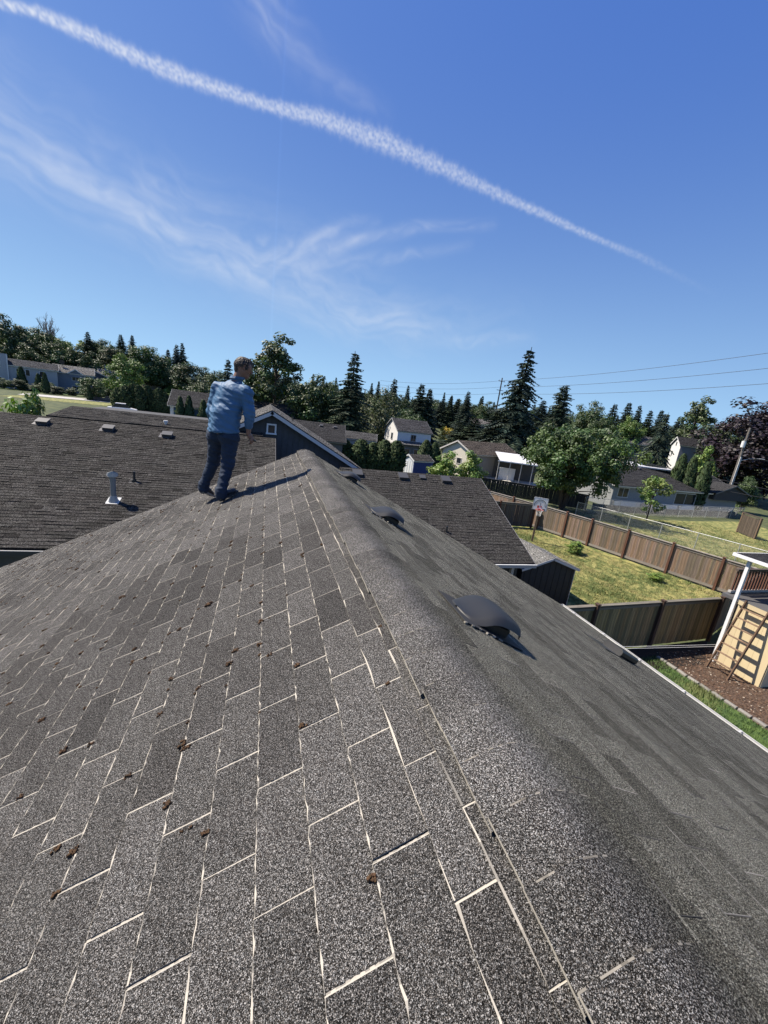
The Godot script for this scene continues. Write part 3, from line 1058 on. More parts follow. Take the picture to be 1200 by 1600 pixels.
	for s in [-1.0, 1.0]:
		var sb := slope_basis(s, rise)
		var rl := 4.45 * sqrt(1.0 + rise * rise)
		var rm := MB.new()
		rm.col = Color(0.3, 0.29, 0.28)
		rm.box(Vector3(0, -0.05, rl * 0.5), Vector3(11.6, 0.09, rl))
		courses(rm, -5.8, 5.8, rl, 0.1425, 0.5, Color(0.42, 0.41, 0.39), 0.12, 0.012)
		part("roof", rm, M.roof, bh, Transform3D(sb, Vector3(0, top + 0.13, 0)))
		var bb := MB.new()
		bb.col = Color(0.55, 0.56, 0.57)
		bb.box(sb * Vector3(-s * 5.812, -0.115, rl * 0.5) + Vector3(0, top + 0.13, 0), Vector3(0.022, 0.15, rl - 0.01), sb)
		part("bargeboard", bb, M.paint, bh)
		bb = MB.new()
		bb.col = Color(0.03, 0.03, 0.032)
		bb.box(sb * Vector3(-s * 5.815, -0.008, rl * 0.5) + Vector3(0, top + 0.13, 0), Vector3(0.03, 0.022, rl), sb)
		part("drip_edge", bb, M.paint, bh)
	window(bh, Vector3(0.0, 5.30, 5.50), 0.0, 0.29, 0.34, Color(0.72, 0.73, 0.74))
	var pp := MB.new()
	pp.tube([Vector3(1.2, 5.2, 1.0), Vector3(1.2, 5.75, 1.0)], [0.04, 0.04], 10)
	part("vent_pipe", pp, M.black_plastic, bh)

	# the lower wing whose slope faces us on the right
	var c := thing("low_wing_house", "low dark shingled house with small vents beside the grass yard", "house", Vector3(5.75, 0, -14.75))
	rise = 2.0 / 4.4
	bs = pitch_basis(1.0, rise)
	run = 4.4 * sqrt(1.0 + rise * rise)
	for s in [1.0, -1.0]:
		r = MB.new()
		r.col = shin * 0.8
		r.box(Vector3(0, -0.06, run * 0.5), Vector3(6.0, 0.11, run))
		courses(r, -3.0, 3.0, run, 0.1425, 0.33, shin, 0.13, 0.011)
		part("roof", r, M.roof, c, Transform3D(pitch_basis(s, rise), Vector3(0, 4.50, 0)))
		var fb := MB.new()
		fb.col = Color(0.30, 0.30, 0.30)
		fb.box(bs * Vector3(3.012, -0.07, run * 0.5 * s) + Vector3(0, 4.50, 0) if s > 0 else pitch_basis(-1.0, rise) * Vector3(-3.012, -0.07, run * 0.5) + Vector3(0, 4.50, 0), Vector3(0.02, 0.13, run - 0.01), pitch_basis(s, rise))
		part("rake_board", fb, M.paint, c)
	g = MB.new()
	g.col = Color(0.36, 0.36, 0.36)
	g.box(Vector3(0, 2.42, 4.46), Vector3(6.0, 0.10, 0.10))
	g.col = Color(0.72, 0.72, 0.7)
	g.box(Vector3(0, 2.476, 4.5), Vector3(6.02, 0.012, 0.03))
	part("gutter", g, M.paint, c)
	w = MB.new()
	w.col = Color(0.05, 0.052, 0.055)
	w.box(Vector3(0, 1.15, 3.9), Vector3(5.4, 2.4, 0.14))
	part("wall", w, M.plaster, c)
	w = MB.new()
	w.col = Color(0.05, 0.052, 0.055)
	w.box(Vector3(0, 1.15, -3.9), Vector3(5.4, 2.4, 0.14))
	part("wall", w, M.plaster, c)
	for s in [-1.0, 1.0]:
		w = MB.new()
		w.col = Color(0.05, 0.052, 0.055)
		w.prism([Vector2(-3.82, 0), Vector2(-3.82, 2.5), Vector2(0, 4.25), Vector2(3.82, 2.5), Vector2(3.82, 0)], -0.07, 0.07, Vector3(s * 2.62, 0, 0), Basis(Vector3.UP, PI / 2))
		part("gable_wall", w, M.plaster, c)
	var post := MB.new()
	post.col = Color(0.4, 0.4, 0.4)
	post.box(Vector3(2.35, 1.15, 4.15), Vector3(0.10, 2.3, 0.10))
	part("downspout", post, M.paint, c)
	var cp := Vector3(5.75, 0, -14.75)
	for p in [Vector3(3.35, 4.32, -14.39), Vector3(5.16, 4.33, -14.4), Vector3(6.0, 4.36, -14.47), Vector3(6.97, 4.33, -14.4)]:
		box_vent(c, p - cp, bs, 0.36 if p.x != 6.0 else 0.24)
	pp = MB.new()
	pp.tube([Vector3(5.98, 3.0, -11.62) - cp, Vector3(5.98, 3.27, -11.62) - cp], [0.035, 0.035], 10)
	part("vent_pipe", pp, M.black_plastic, c)

	# garden shed tucked against that house
	var sh := thing("garden_shed", "dark garden shed with pale grey shingle roof beside the lawn", "shed", Vector3(10.8, 0, -12.95))
	for s in [-1.0, 1.0]:
		w = MB.new()
		w.col = Color(0.035, 0.037, 0.04)
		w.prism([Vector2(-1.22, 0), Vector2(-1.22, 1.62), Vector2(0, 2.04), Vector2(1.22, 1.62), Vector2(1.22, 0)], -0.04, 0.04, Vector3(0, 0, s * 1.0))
		part("gable_wall", w, M.plaster, sh)
		w = MB.new()
		w.col = Color(0.035, 0.037, 0.04)
		w.box(Vector3(s * 1.2, 0.8, 0), Vector3(0.05, 1.6, 1.92))
		part("wall", w, M.plaster, sh)
	for k in 9:
		var bm := MB.new()
		bm.col = Color(0.03, 0.032, 0.035)
		var x := -1.1 + k * 0.275
		var hh := 2.0 - absf(x) * 0.344
		bm.box(Vector3(x, hh * 0.5, 1.046), Vector3(0.02, hh - 0.05, 0.014))
		part("batten", bm, M.plaster, sh)
	for s in [-1.0, 1.0]:
		var sb := slope_basis(s, 0.344)
		r = MB.new()
		var rl := 1.36 * sqrt(1.0 + 0.344 * 0.344)
		r.col = Color(0.5, 0.5, 0.48)
		r.box(Vector3(0, -0.02, rl * 0.5), Vector3(2.3, 0.035, rl))
		courses(r, -1.15, 1.15, rl, 0.1425, 0.33, Color(0.66, 0.66, 0.63), 0.12, 0.008)
		part("roof", r, M.roof, sh, Transform3D(sb, Vector3(0, 2.12, 0)))
		var bb := MB.new()
		bb.col = Color(0.55, 0.56, 0.56)
		bb.box(sb * Vector3(-s * 1.16, -0.055, rl * 0.5) + Vector3(0, 2.12, 0), Vector3(0.018, 0.085, rl - 0.005), sb)
		part("bargeboard", bb, M.paint, sh)
	var tr := MB.new()
	tr.col = Color(0.5, 0.51, 0.52)
	tr.box(Vector3(1.235, 0.82, 1.02), Vector3(0.03, 1.62, 0.07))
	part("corner_trim", tr, M.paint, sh)

func far_houses() -> void:
	rng.seed = 400
	var dark := Color(0.17, 0.17, 0.175)
	var pale := Color(0.62, 0.61, 0.58)
	var trim := Color(0.74, 0.75, 0.75)
	# the row on the left, across the street
	var h1 := gable_house("row_house", "pale grey two-storey house with a tall chimney block, first of the left row", Vector3(-54.6, 0.8, -121.5), 0.40, {l = 9.0, d = 7.5, h = 5.2, rise = 0.36, wall = Color(0.42, 0.44, 0.47), roof = Color(0.24, 0.25, 0.27), trim = trim, windows = [["f", -2.4, 3.9, 0.9, 1.3], ["f", -0.9, 3.9, 0.7, 1.3], ["f", 1.7, 3.9, 0.9, 1.3], ["f", 2.4, 1.2, 1.8, 1.2, 2], ["f", -2.0, 1.2, 1.6, 1.2, 2]], doors = [[0.6, 1.0, 2.0, Color(0.1, 0.1, 0.11)]]}, "house", "houses across the street")
	var wing := MB.new()
	wing.col = Color(0.42, 0.43, 0.46)
	wing.box(Vector3(-5.4, 3.4, 2.6), Vector3(2.2, 8.2, 3.0))
	wing.col = Color(0.75, 0.76, 0.77)
	wing.box(Vector3(-4.28, 3.4, 4.0), Vector3(0.18, 8.0, 0.3))
	part("chimney", wing, M.plaster, h1)
	window(h1, Vector3(-5.7, 5.2, 4.1), 0.0, 0.5, 1.1, trim)
	window(h1, Vector3(-5.7, 1.9, 4.1), 0.0, 0.5, 0.8, trim)
	var h2 := gable_house("row_house", "blue grey two-storey house with satellite dish and front gables", Vector3(-48.6, 0.8, -128.4), 0.30, {l = 8.0, d = 8.5, h = 5.0, rise = 0.4, wall = Color(0.22, 0.26, 0.32), roof = pale, trim = trim, windows = [["f", 0.4, 4.0, 1.5, 1.5, 2], ["f", 2.8, 4.0, 0.9, 1.2], ["f", 0.4, 1.4, 1.7, 1.0, 2]]}, "house", "houses across the street")
	front_gable(h2, Vector3(0.4, 5.0, 4.4), 2.8, Color(0.2, 0.23, 0.29), pale, trim)
	front_gable(h2, Vector3(2.9, 2.6, 4.8), 1.9, Color(0.2, 0.23, 0.29), pale, trim)
	var dish := MB.new()
	dish.tube([Vector3(-2.4, 6.6, 1.2), Vector3(-2.4, 7.4, 1.2)], [0.05, 0.05], 6)
	dish.tube([Vector3(-2.4, 7.5, 1.35), Vector3(-2.4, 7.52, 1.3), Vector3(-2.4, 7.55, 1.2)], [0.55, 0.45, 0.05], 14)
	part("satellite_dish", dish, M.dark_metal, h2)
	var h3 := gable_house("row_house", "dark navy house with dark roof between two pale roofed houses", Vector3(-48.6, 1.2, -139.5), 1.8, {l = 8.5, d = 8.0, h = 4.6, rise = 0.42, wall = Color(0.05, 0.065, 0.10), roof = Color(0.22, 0.22, 0.23), trim = Color(0.4, 0.42, 0.45), windows = [["l", 1.0, 3.4, 1.4, 1.2, 2], ["l", -2.0, 3.4, 1.0, 1.2]]}, "house", "houses across the street")
	var h4 := gable_house("row_house", "grey house with a square chimney and pale roof, last of the row", Vector3(-43.4, 1.4, -142.0), 0.30, {l = 8.0, d = 8.0, h = 4.6, rise = 0.45, wall = Color(0.2, 0.23, 0.29), roof = pale, trim = trim, windows = [["f", 1.6, 3.2, 1.2, 1.4, 2], ["f", -1.4, 3.2, 1.0, 1.2]], chimney = [-1.9, 1.2, 7.6, Color(0.24, 0.26, 0.30), 1.5]}, "house", "houses across the street")
	front_gable(h4, Vector3(1.6, 4.6, 4.2), 2.4, Color(0.22, 0.25, 0.31), pale, trim)
	gable_house("hill_house", "small house with a pinkish pale roof half hidden at the hill foot", Vector3(-36.6, 2.6, -154.5), 0.55, {l = 7.0, d = 7.0, h = 2.9, rise = 0.5, wall = Color(0.45, 0.4, 0.36), roof = Color(0.62, 0.56, 0.52), trim = trim, windows = [["f", 1.5, 1.5, 1.2, 1.1, 2]], chimney = [-1.0, 0.6, 5.9, Color(0.2, 0.12, 0.1), 0.7]})
	# the blue house behind the first neighbour
	var d := gable_house("blue_house", "low house with bright blue wall, white corner and dark roof", Vector3(-10.4, -0.5, -87.6), 0.06, {l = 13.0, d = 11.0, h = 3.4, rise = 0.46, over = 0.5, wall = Color(0.055, 0.115, 0.21), roof = dark, trim = Color(0.6, 0.62, 0.63), windows = [["f", 1.4, 1.6, 1.6, 1.2, 2]]})
	var tr := MB.new()
	tr.col = Color(0.62, 0.65, 0.67)
	tr.box(Vector3(-6.3, 1.5, 5.53), Vector3(0.55, 3.6, 0.08))
	tr.box(Vector3(0, 3.2, 5.52), Vector3(12.0, 0.35, 0.06))
	part("corner_trim", tr, M.paint, d)
	gable_house("far_low_house", "broad low dark roofed house next to the blue house", Vector3(2.2, -1.5, -83.4), 0.02, {l = 9.0, d = 11.0, h = 4.2, rise = 0.45, over = 0.4, wall = Color(0.16, 0.17, 0.18), roof = Color(0.19, 0.19, 0.19), trim = Color(0.5, 0.5, 0.5), windows = [["f", -2.6, 2.6, 1.0, 0.9]]})
	var e := gable_house("long_roof_house", "low house with plain dark roof behind the tall clipped hedge", Vector3(6.0, -1.3, -55.4), -0.13, {l = 8.0, d = 11.0, h = 3.5, rise = 0.31, over = 0.4, wall = Color(0.12, 0.12, 0.13), roof = Color(0.15, 0.15, 0.155), trim = Color(0.16, 0.16, 0.16)})
	for p in [Vector3(1.2, 4.95, 1.4), Vector3(3.0, 4.95, 1.4)]:
		box_vent(e, p, pitch_basis(1.0, 0.31), 0.4)
	gable_house("white_gable_house", "small grey roofed shed house with one white gable above the hedge", Vector3(14.1, -1.5, -60.8), -0.23, {l = 4.4, d = 4.0, h = 3.5, rise = 0.42, over = 0.25, wall = Color(0.5, 0.5, 0.5), gable = Color(0.7, 0.7, 0.7), roof = Color(0.28, 0.28, 0.28), trim = Color(0.6, 0.6, 0.6)})
	# the white two storey house
	var f := gable_house("white_house", "white two-storey house with grey roof and a low skirt roof", Vector3(26.6, -1.5, -74.8), 0.10, {l = 7.0, d = 6.4, h = 4.9, rise = 0.62, over = 0.25, wall = Color(0.62, 0.68, 0.74), gable = Color(0.82, 0.82, 0.80), roof = Color(0.25, 0.25, 0.265), trim = Color(0.30, 0.32, 0.34), windows = [["f", -0.2, 3.7, 1.0, 1.1, 2], ["l", 0.6, 3.6, 0.7, 1.1]]})
	var skirt := MB.new()
	skirt.col = Color(0.4, 0.41, 0.42)
	skirt.box(Vector3(0.3, 2.75, 4.0), Vector3(6.8, 0.12, 1.9), Basis(Vector3.RIGHT, 0.28))
	part("skirt_roof", skirt, M.roof, f)
	var lower := MB.new()
	lower.col = Color(0.13, 0.14, 0.14)
	lower.box(Vector3(0.3, 1.2, 3.9), Vector3(6.2, 2.6, 1.2))
	part("lower_wall", lower, M.plaster, f)
	for k in 3:
		window(f, Vector3(-1.8 + k * 2.0, 1.2, 4.5), 0.0, 1.1, 1.0, Color(0.35, 0.36, 0.36))
	# the tan house with its carport
	gable_house("tan_house", "tan roofed cream house with its bright gable end towards us", Vector3(33.5, -1.5, -57.75), 0.42, {l = 12.0, d = 6.0, h = 3.6, rise = 0.5, over = 0.35, wall = Color(0.28, 0.26, 0.23), gable = Color(0.74, 0.69, 0.58), roof = Color(0.34, 0.29, 0.245), trim = Color(0.6, 0.58, 0.54), windows = [["f", 1.4, 2.0, 1.2, 1.0, 2], ["l", 0.6, 2.2, 0.8, 0.8]]})
	carport()
	var bsh := gable_house("blue_shed", "small blue garden shed with white striped doors and dark roof", Vector3(20.5, -1.4, -51.8), 0.30, {l = 3.3, d = 2.6, h = 2.0, rise = 0.5, over = 0.12, wall = Color(0.04, 0.065, 0.20), gable = Color(0.62, 0.68, 0.76), roof = Color(0.24, 0.23, 0.215), trim = Color(0.7, 0.72, 0.74)}, "shed")
	for k in 4:
		var st := MB.new()
		st.col = Color(0.85, 0.87, 0.9)
		st.box(Vector3(-1.672, 0.95, -0.78 + k * 0.52), Vector3(0.03, 1.7, 0.16))
		part("door_board", st, M.paint, bsh)
	# the long low house on the right
	var rh := gable_house("long_low_house", "long low house with dark roof, dark windows and a white lower wall", Vector3(52.2, -1.5, -43.2), 0.0, {l = 22.0, d = 10.0, h = 3.0, rise = 0.38, over = 0.5, wall = Color(0.30, 0.31, 0.31), roof = Color(0.17, 0.17, 0.175), trim = Color(0.66, 0.66, 0.64), expo = 0.2, vary = 0.2, windows = [["f", -9.4, 2.0, 1.6, 1.1, 2], ["f", 1.2, 1.75, 3.6, 1.4, 2], ["f", -4.8, 2.0, 1.2, 0.9]]})
	for seg in [[-7.8, 5.4], [-2.2, 4.6], [2.6, 4.0]]:
		var lw := MB.new()
		lw.col = Color(0.82, 0.82, 0.79)
		lw.box(Vector3(seg[0], 0.35, 5.09), Vector3(seg[1], 1.1, 0.12))
		part("white_wall_panel", lw, M.plaster, rh)
	front_gable(rh, Vector3(8.6, 3.0, 5.6), 6.4, Color(0.045, 0.047, 0.05), Color(0.17, 0.17, 0.175), Color(0.12, 0.12, 0.12), 0.36)
	for p in [Vector3(-3.0, 4.8, 0.8), Vector3(2.0, 4.8, 0.8), Vector3(5.2, 4.8, 0.8)]:
		box_vent(rh, p, pitch_basis(1.0, 0.38), 0.4)
	var heat := MB.new()
	heat.col = Color(0.3, 0.3, 0.3)
	heat.slab(Vector3(0, 0.5, 0), Vector3(1.0, 1.0, 0.9), 0.08)
	var hp := thing("heat_pump", "grey box heat pump against the long low house", "heat pump", Vector3(46.2, -1.46, -37.3))
	part("cabinet", heat, M.paint, hp)
	for k in 6:
		var ln := MB.new()
		ln.col = Color(0.12, 0.12, 0.12)
		ln.box(Vector3(0, 0.2 + k * 0.13, 0.455), Vector3(0.85, 0.03, 0.02))
		part("louvre", ln, M.paint, hp)
	gable_house("deck_house", "distant house with grey roof and a white railed deck", Vector3(83.5, -0.2, -77.0), -0.75, {l = 8.0, d = 8.0, h = 6.6, rise = 0.42, over = 0.5, wall = Color(0.2, 0.2, 0.2), roof = Color(0.34, 0.34, 0.35), trim = Color(0.6, 0.6, 0.6), windows = [["f", -2.0, 5.0, 1.5, 1.2, 2], ["f", 1.6, 5.0, 1.2, 1.2]]})
	var wg := gable_house("white_gabled_house", "distant white gabled house with grey side wall and black roof", Vector3(93.5, 0.3, -67.6), -0.62, {l = 8.5, d = 6.0, h = 7.0, rise = 0.55, over = 0.3, wall = Color(0.20, 0.23, 0.28), gable = Color(0.8, 0.8, 0.78), roof = Color(0.11, 0.11, 0.12), trim = Color(0.7, 0.7, 0.7), windows = [["l", 0.0, 7.2, 0.7, 0.8], ["l", -1.2, 5.0, 0.8, 0.9]]})
	gable_house("ridge_house", "far pale roofed house among the conifers near the power pole", Vector3(74.6, 2.9, -131.5), -0.5, {l = 9.0, d = 8.0, h = 3.0, rise = 0.4, wall = Color(0.55, 0.52, 0.48), roof = Color(0.5, 0.48, 0.46), trim = trim, windows = [["f", 0.0, 1.6, 1.6, 1.1, 2]]})
	var fs := thing("flat_shed", "grey flat roofed shed with dark panel roof behind the long low house", "shed", Vector3(52.6, -1.5, -45.0), -0.3)
	var sm := MB.new()
	sm.col = Color(0.34, 0.35, 0.36)
	sm.box(Vector3(0, 2.5, 0), Vector3(5.2, 5.0, 4.0))
	part("wall", sm, M.plaster, fs)
	sm = MB.new()
	sm.col = Color(0.55, 0.56, 0.57)
	sm.box(Vector3(0, 5.12, 0.2), Vector3(5.8, 0.16, 4.8), Basis(Vector3.RIGHT, 0.05))
	part("roof", sm, M.paint, fs)
	sm = MB.new()
	sm.col = Color(0.04, 0.045, 0.05)
	sm.box(Vector3(0.9, 5.26, 0.0), Vector3(3.0, 0.06, 3.4), Basis(Vector3.RIGHT, 0.05))
	part("roof_panel", sm, M.glass, fs)
	window(fs, Vector3(-1.4, 4.2, 2.0), 0.0, 1.1, 0.6, Color(0.3, 0.3, 0.3))
	window(fs, Vector3(1.2, 4.2, 2.0), 0.0, 1.1, 0.6, Color(0.3, 0.3, 0.3))

func front_gable(parent: Node3D, at: Vector3, wide: float, wall: Color, roof: Color, trim: Color, rise := 0.7, facing := 0.0) -> void:
	var bs := Basis(Vector3.UP, facing)
	var w := MB.new()
	w.col = wall
	var tall := wide * 0.5 * rise
	w.prism([Vector2(-wide * 0.5, -0.9), Vector2(-wide * 0.5, 0), Vector2(0, tall), Vector2(wide * 0.5, 0), Vector2(wide * 0.5, -0.9)], -2.6, 0.05, at, bs)
	var o := part("front_gable", w, M.plaster, parent)
	for s in [-1.0, 1.0]:
		var sb := bs * slope_basis(s, rise)
		var rl := (wide * 0.5 + 0.25) * sqrt(1.0 + rise * rise)
		var r := MB.new()
		r.col = roof
		r.box(at + bs * Vector3(0, tall + 0.08, 0) + sb * Vector3(1.15 * s, 0.0, rl * 0.5), Vector3(2.9, 0.08, rl), sb)
		part("gable_roof", r, M.roof, o)
		var b := MB.new()
		b.col = trim
		b.box(at + bs * Vector3(0, tall + 0.08, 0) + sb * Vector3(-0.315 * s, -0.05, rl * 0.5), Vector3(0.03, 0.16, rl), sb)
		part("bargeboard", b, M.paint, o)

func carport() -> void:
	var o := thing("carport", "open carport with bright white metal roof beside the tan house", "carport", Vector3(36.6, -1.5, -51.8), -0.35)
	var r := MB.new()
	r.col = Color(0.62, 0.63, 0.64)
	r.box(Vector3(0, 3.62, 0), Vector3(6.4, 0.10, 4.6), Basis(Vector3.RIGHT, 0.2))
	part("roof", r, M.paint, o)
	var g := MB.new()
	g.col = Color(0.75, 0.76, 0.77)
	g.box(Vector3(0, 3.14, 2.24), Vector3(7.05, 0.14, 0.06))
	part("fascia", g, M.paint, o)
	for k in 5:
		var p := MB.new()
		p.col = Color(0.5, 0.48, 0.45)
		p.box(Vector3(-3.3 + k * 1.65, 1.65, 2.1), Vector3(0.10, 3.3, 0.10))
		part("post", p, M.paint, o)
	var back := MB.new()
	back.col = Color(0.12, 0.11, 0.10)
	back.box(Vector3(0, 1.7, -2.2), Vector3(7.0, 3.4, 0.12))
	part("back_wall", back, M.plaster, o)
	var panel := MB.new()
	panel.col = Color(0.7, 0.71, 0.73)
	panel.box(Vector3(-1.2, 1.0, -0.8), Vector3(2.4, 1.9, 0.1))
	for k in 6:
		panel.col = Color(0.6, 0.61, 0.63)
		panel.box(Vector3(-1.2, 0.25 + k * 0.3, -0.74), Vector3(2.4, 0.02, 0.02))
	part("screen_panel", panel, M.paint, o)
	var slab := MB.new()
	slab.col = Color(0.5, 0.48, 0.44)
	slab.box(Vector3(0, 0.06, 0.6), Vector3(8.4, 0.10, 6.4))
	part("floor_slab", slab, M.plaster, o)


# ---------------------------------------------------------------- ground, yards, street
func drape(mb: MB, corners: Array, nx: int, nz: int, lift: float) -> void:
	# corners: four points (x, z) in order round; a grid that follows the ground
	var g := []
	for j in nz + 1:
		var row := []
		for i in nx + 1:
			var a: Vector2 = corners[0].lerp(corners[1], float(i) / nx)
			var b: Vector2 = corners[3].lerp(corners[2], float(i) / nx)
			var p := a.lerp(b, float(j) / nz)
			row.append(Vector3(p.x, gh(p.x, p.y) + lift, p.y))
		g.append(row)
	for j in nz:
		for i in nx:
			var a: Vector3 = g[j][i]
			var b: Vector3 = g[j + 1][i]
			var c: Vector3 = g[j + 1][i + 1]
			var d: Vector3 = g[j][i + 1]
			if (c - a).cross(d - b).y > 0.0:
				mb.quad(a, b, c, d)
			else:
				mb.quad(a, d, c, b)

func make_ground() -> void:
	var g := MB.new()
	g.col = Color(1, 1, 1)
	var radii := [0.0]
	var r := 4.0
	while r < 2500.0:
		radii.append(r)
		r += maxf(4.0, r * 0.06) if r < 260.0 else r * 0.5
	var n := 96
	for k in radii.size() - 1:
		for i in n:
			var a0 := TAU * i / n
			var a1 := TAU * (i + 1) / n
			var p := []
			for q in [[a0, radii[k]], [a0, radii[k + 1]], [a1, radii[k + 1]], [a1, radii[k]]]:
				var x: float = sin(q[0]) * q[1]
				var z: float = -cos(q[0]) * q[1]
				p.append(Vector3(x, gh(x, z), z))
			if k == 0:
				g.tri(p[0], p[2], p[1])
			else:
				g.quad(p[0], p[3], p[2], p[1])
	struct("ground", g, M.ground)
	var l := MB.new()
	drape(l, [Vector2(8.6, -8.9), Vector2(22.6, -11.5), Vector2(18.6, -23.4), Vector2(8.6, -23.4)], 8, 8, 0.012)
	struct("lawn", l, M.lawn)
	l = MB.new()
	drape(l, [Vector2(23.4, -10.0), Vector2(52.0, -10.0), Vector2(60.0, -34.6), Vector2(18.6, -30.0)], 16, 12, 0.012)
	struct("lawn", l, M.lawn)
	l = MB.new()
	drape(l, [Vector2(6.0, -8.6), Vector2(13.0, -8.6), Vector2(13.0, 2.0), Vector2(6.0, 2.0)], 4, 6, 0.012)
	struct("lawn", l, M.green_lawn)
	l = MB.new()
	drape(l, [Vector2(12.7, -8.75), Vector2(18.0, -8.75), Vector2(18.0, -1.0), Vector2(12.9, -1.0)], 4, 6, 0.018)
	struct("garden_bed", l, M.soil)
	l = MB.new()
	l.col = Color(0.16, 0.15, 0.14)  # soil darkened to near black, painting the deep shade before the fence
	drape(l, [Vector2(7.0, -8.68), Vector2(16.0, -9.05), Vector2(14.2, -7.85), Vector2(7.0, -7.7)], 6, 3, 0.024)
	struct("painted_shade_strip", l, M.soil)
	# street, drives and lawns on the left
	l = MB.new()
	drape(l, [Vector2(-46, -96), Vector2(-13, -112), Vector2(-15.5, -119), Vector2(-48, -103)], 12, 3, 0.05)
	struct("street", l, M.concrete)
	l = MB.new()
	drape(l, [Vector2(-45, -88), Vector2(-30, -92), Vector2(-31, -101), Vector2(-45, -95)], 8, 4, 0.03)
	struct("lawn", l, M.lawn)
	l = MB.new()
	drape(l, [Vector2(-27, -77), Vector2(-12, -80), Vector2(-14, -104), Vector2(-27, -100)], 6, 6, 0.06)
	struct("driveway", l, M.concrete)
	l = MB.new()
	drape(l, [Vector2(-60, -107), Vector2(-36, -116), Vector2(-37, -121), Vector2(-62, -113)], 8, 3, 0.04)
	struct("lawn", l, M.green_lawn)
	# grass growing in the yards
	var blade := MB.new()
	rng.seed = 5
	for k in 7:
		var a := rr(0, TAU)
		var p := Vector3(rr(-0.05, 0.05), 0, rr(-0.05, 0.05))
		var s := Vector3(cos(a), 0, sin(a)) * 0.006
		var tip := p + Vector3(rr(-0.04, 0.04), rr(0.05, 0.11), rr(-0.04, 0.04))
		var nrm := Vector3(rr(-0.3, 0.3), 1, rr(-0.3, 0.3)).normalized()
		blade.vert(p - s, nrm); blade.vert(tip, nrm); blade.vert(p + s, nrm)
	var bm := blade.mesh()
	tuft_field("grass", "dry yellow green grass of the fenced back yard", bm, [Vector2(8.8, -9.5), Vector2(22.0, -22.6)], 20000, 1.0, [Color(0.16, 0.17, 0.05), Color(0.36, 0.31, 0.13), Color(0.10, 0.14, 0.035)], 15)
	tuft_field("grass", "dry grass beyond the long board fence", bm, [Vector2(21.0, -32.5), Vector2(50.0, -11.0)], 14000, 1.5, [Color(0.14, 0.16, 0.05), Color(0.34, 0.30, 0.13), Color(0.10, 0.14, 0.035)], 16)
	tuft_field("grass", "lush green grass below the white gutter", bm, [Vector2(6.9, -8.4), Vector2(12.8, -1.5)], 13000, 1.1, [Color(0.05, 0.10, 0.02), Color(0.10, 0.17, 0.035), Color(0.16, 0.19, 0.06)], 17)
	# bark chips on the bed
	var chips := MB.new()
	rng.seed = 18
	for k in 2600:
		var p := Vector3(rr(12.75, 15.4), 0.024, rr(-8.6, -4.6))
		var q := rr(0.5, 1.6)
		chips.col = Color(0.11 * q, 0.065 * q, 0.04 * q) if rng.randf() < 0.93 else Color(0.42, 0.36, 0.28)
		chips.box(p, Vector3(rr(0.01, 0.045), 0.01, rr(0.02, 0.07)), Basis.from_euler(Vector3(rr(-0.5, 0.5), rr(0, TAU), rr(-0.5, 0.5))))
	tag(part("bark_chips", chips, M.moss), "brown bark chips covering the bed under the wooden ladder", "mulch", "", "stuff")
	# stones along the bed
	rng.seed = 19
	for k in 16:
		var e := thing("edging_stone", "grey edging stone in the row between lawn and bark bed", "stone", Vector3(12.72 + 0.012 * k * k * 0.18, 0.0, -8.2 + k * 0.34), rr(-0.1, 0.1), "edging stones along the bed")
		var m := MB.new()
		m.col = Color(0.25, 0.235, 0.21) * rr(0.7, 1.2)
		m.slab(Vector3(0, 0.04, 0), Vector3(0.12, 0.10, 0.30), 0.025)
		part("stone", m, M.plaster, e)

func tuft_field(called: String, label: String, mesh: Mesh, area: Array, count: int, size: float, cols: Array, seed_: int) -> void:
	rng.seed = seed_
	var mm := MultiMesh.new()
	mm.transform_format = MultiMesh.TRANSFORM_3D
	mm.use_colors = true
	mm.mesh = mesh
	mm.instance_count = count
	for i in count:
		var p := Vector2(lerpf(area[0].x, area[1].x, rng.randf()), lerpf(area[0].y, area[1].y, rng.randf()))
		var nz := blot.get_noise_2d(p.x * 0.35, p.y * 0.35) * 1.4 + rr(-0.35, 0.35)
		var k := size * rr(0.5, 1.1) * (1.5 if nz < -0.55 else 1.0)
		if called == "grass" and area[0].x > 8.0 and area[0].x < 9.0 and p.x > 22.2 + (p.y + 11.5) * 0.345 - 0.15:
			p.x -= 5.0
		if called == "grass" and area[0].x < 9.0 and p.x > 9.3 and p.x < 12.4 and p.y > -14.2 and p.y < -11.7 and area[0].x > 8.0:
			p.x += 4.0
		mm.set_instance_transform(i, Transform3D(Basis(Vector3.UP, rr(0, TAU)).scaled(Vector3(k, k * rr(0.7, 1.2), k)), Vector3(p.x, gh(p.x, p.y) + 0.008, p.y)))
		mm.set_instance_color(i, cols[1] if nz > 0.25 else (cols[0] if nz > -0.3 else cols[2]))
	var o := MultiMeshInstance3D.new()
	o.name = numbered(self, called)
	o.multimesh = mm
	o.material_override = M.grass
	add_child(o)
	tag(o, label, "grass", "", "stuff")

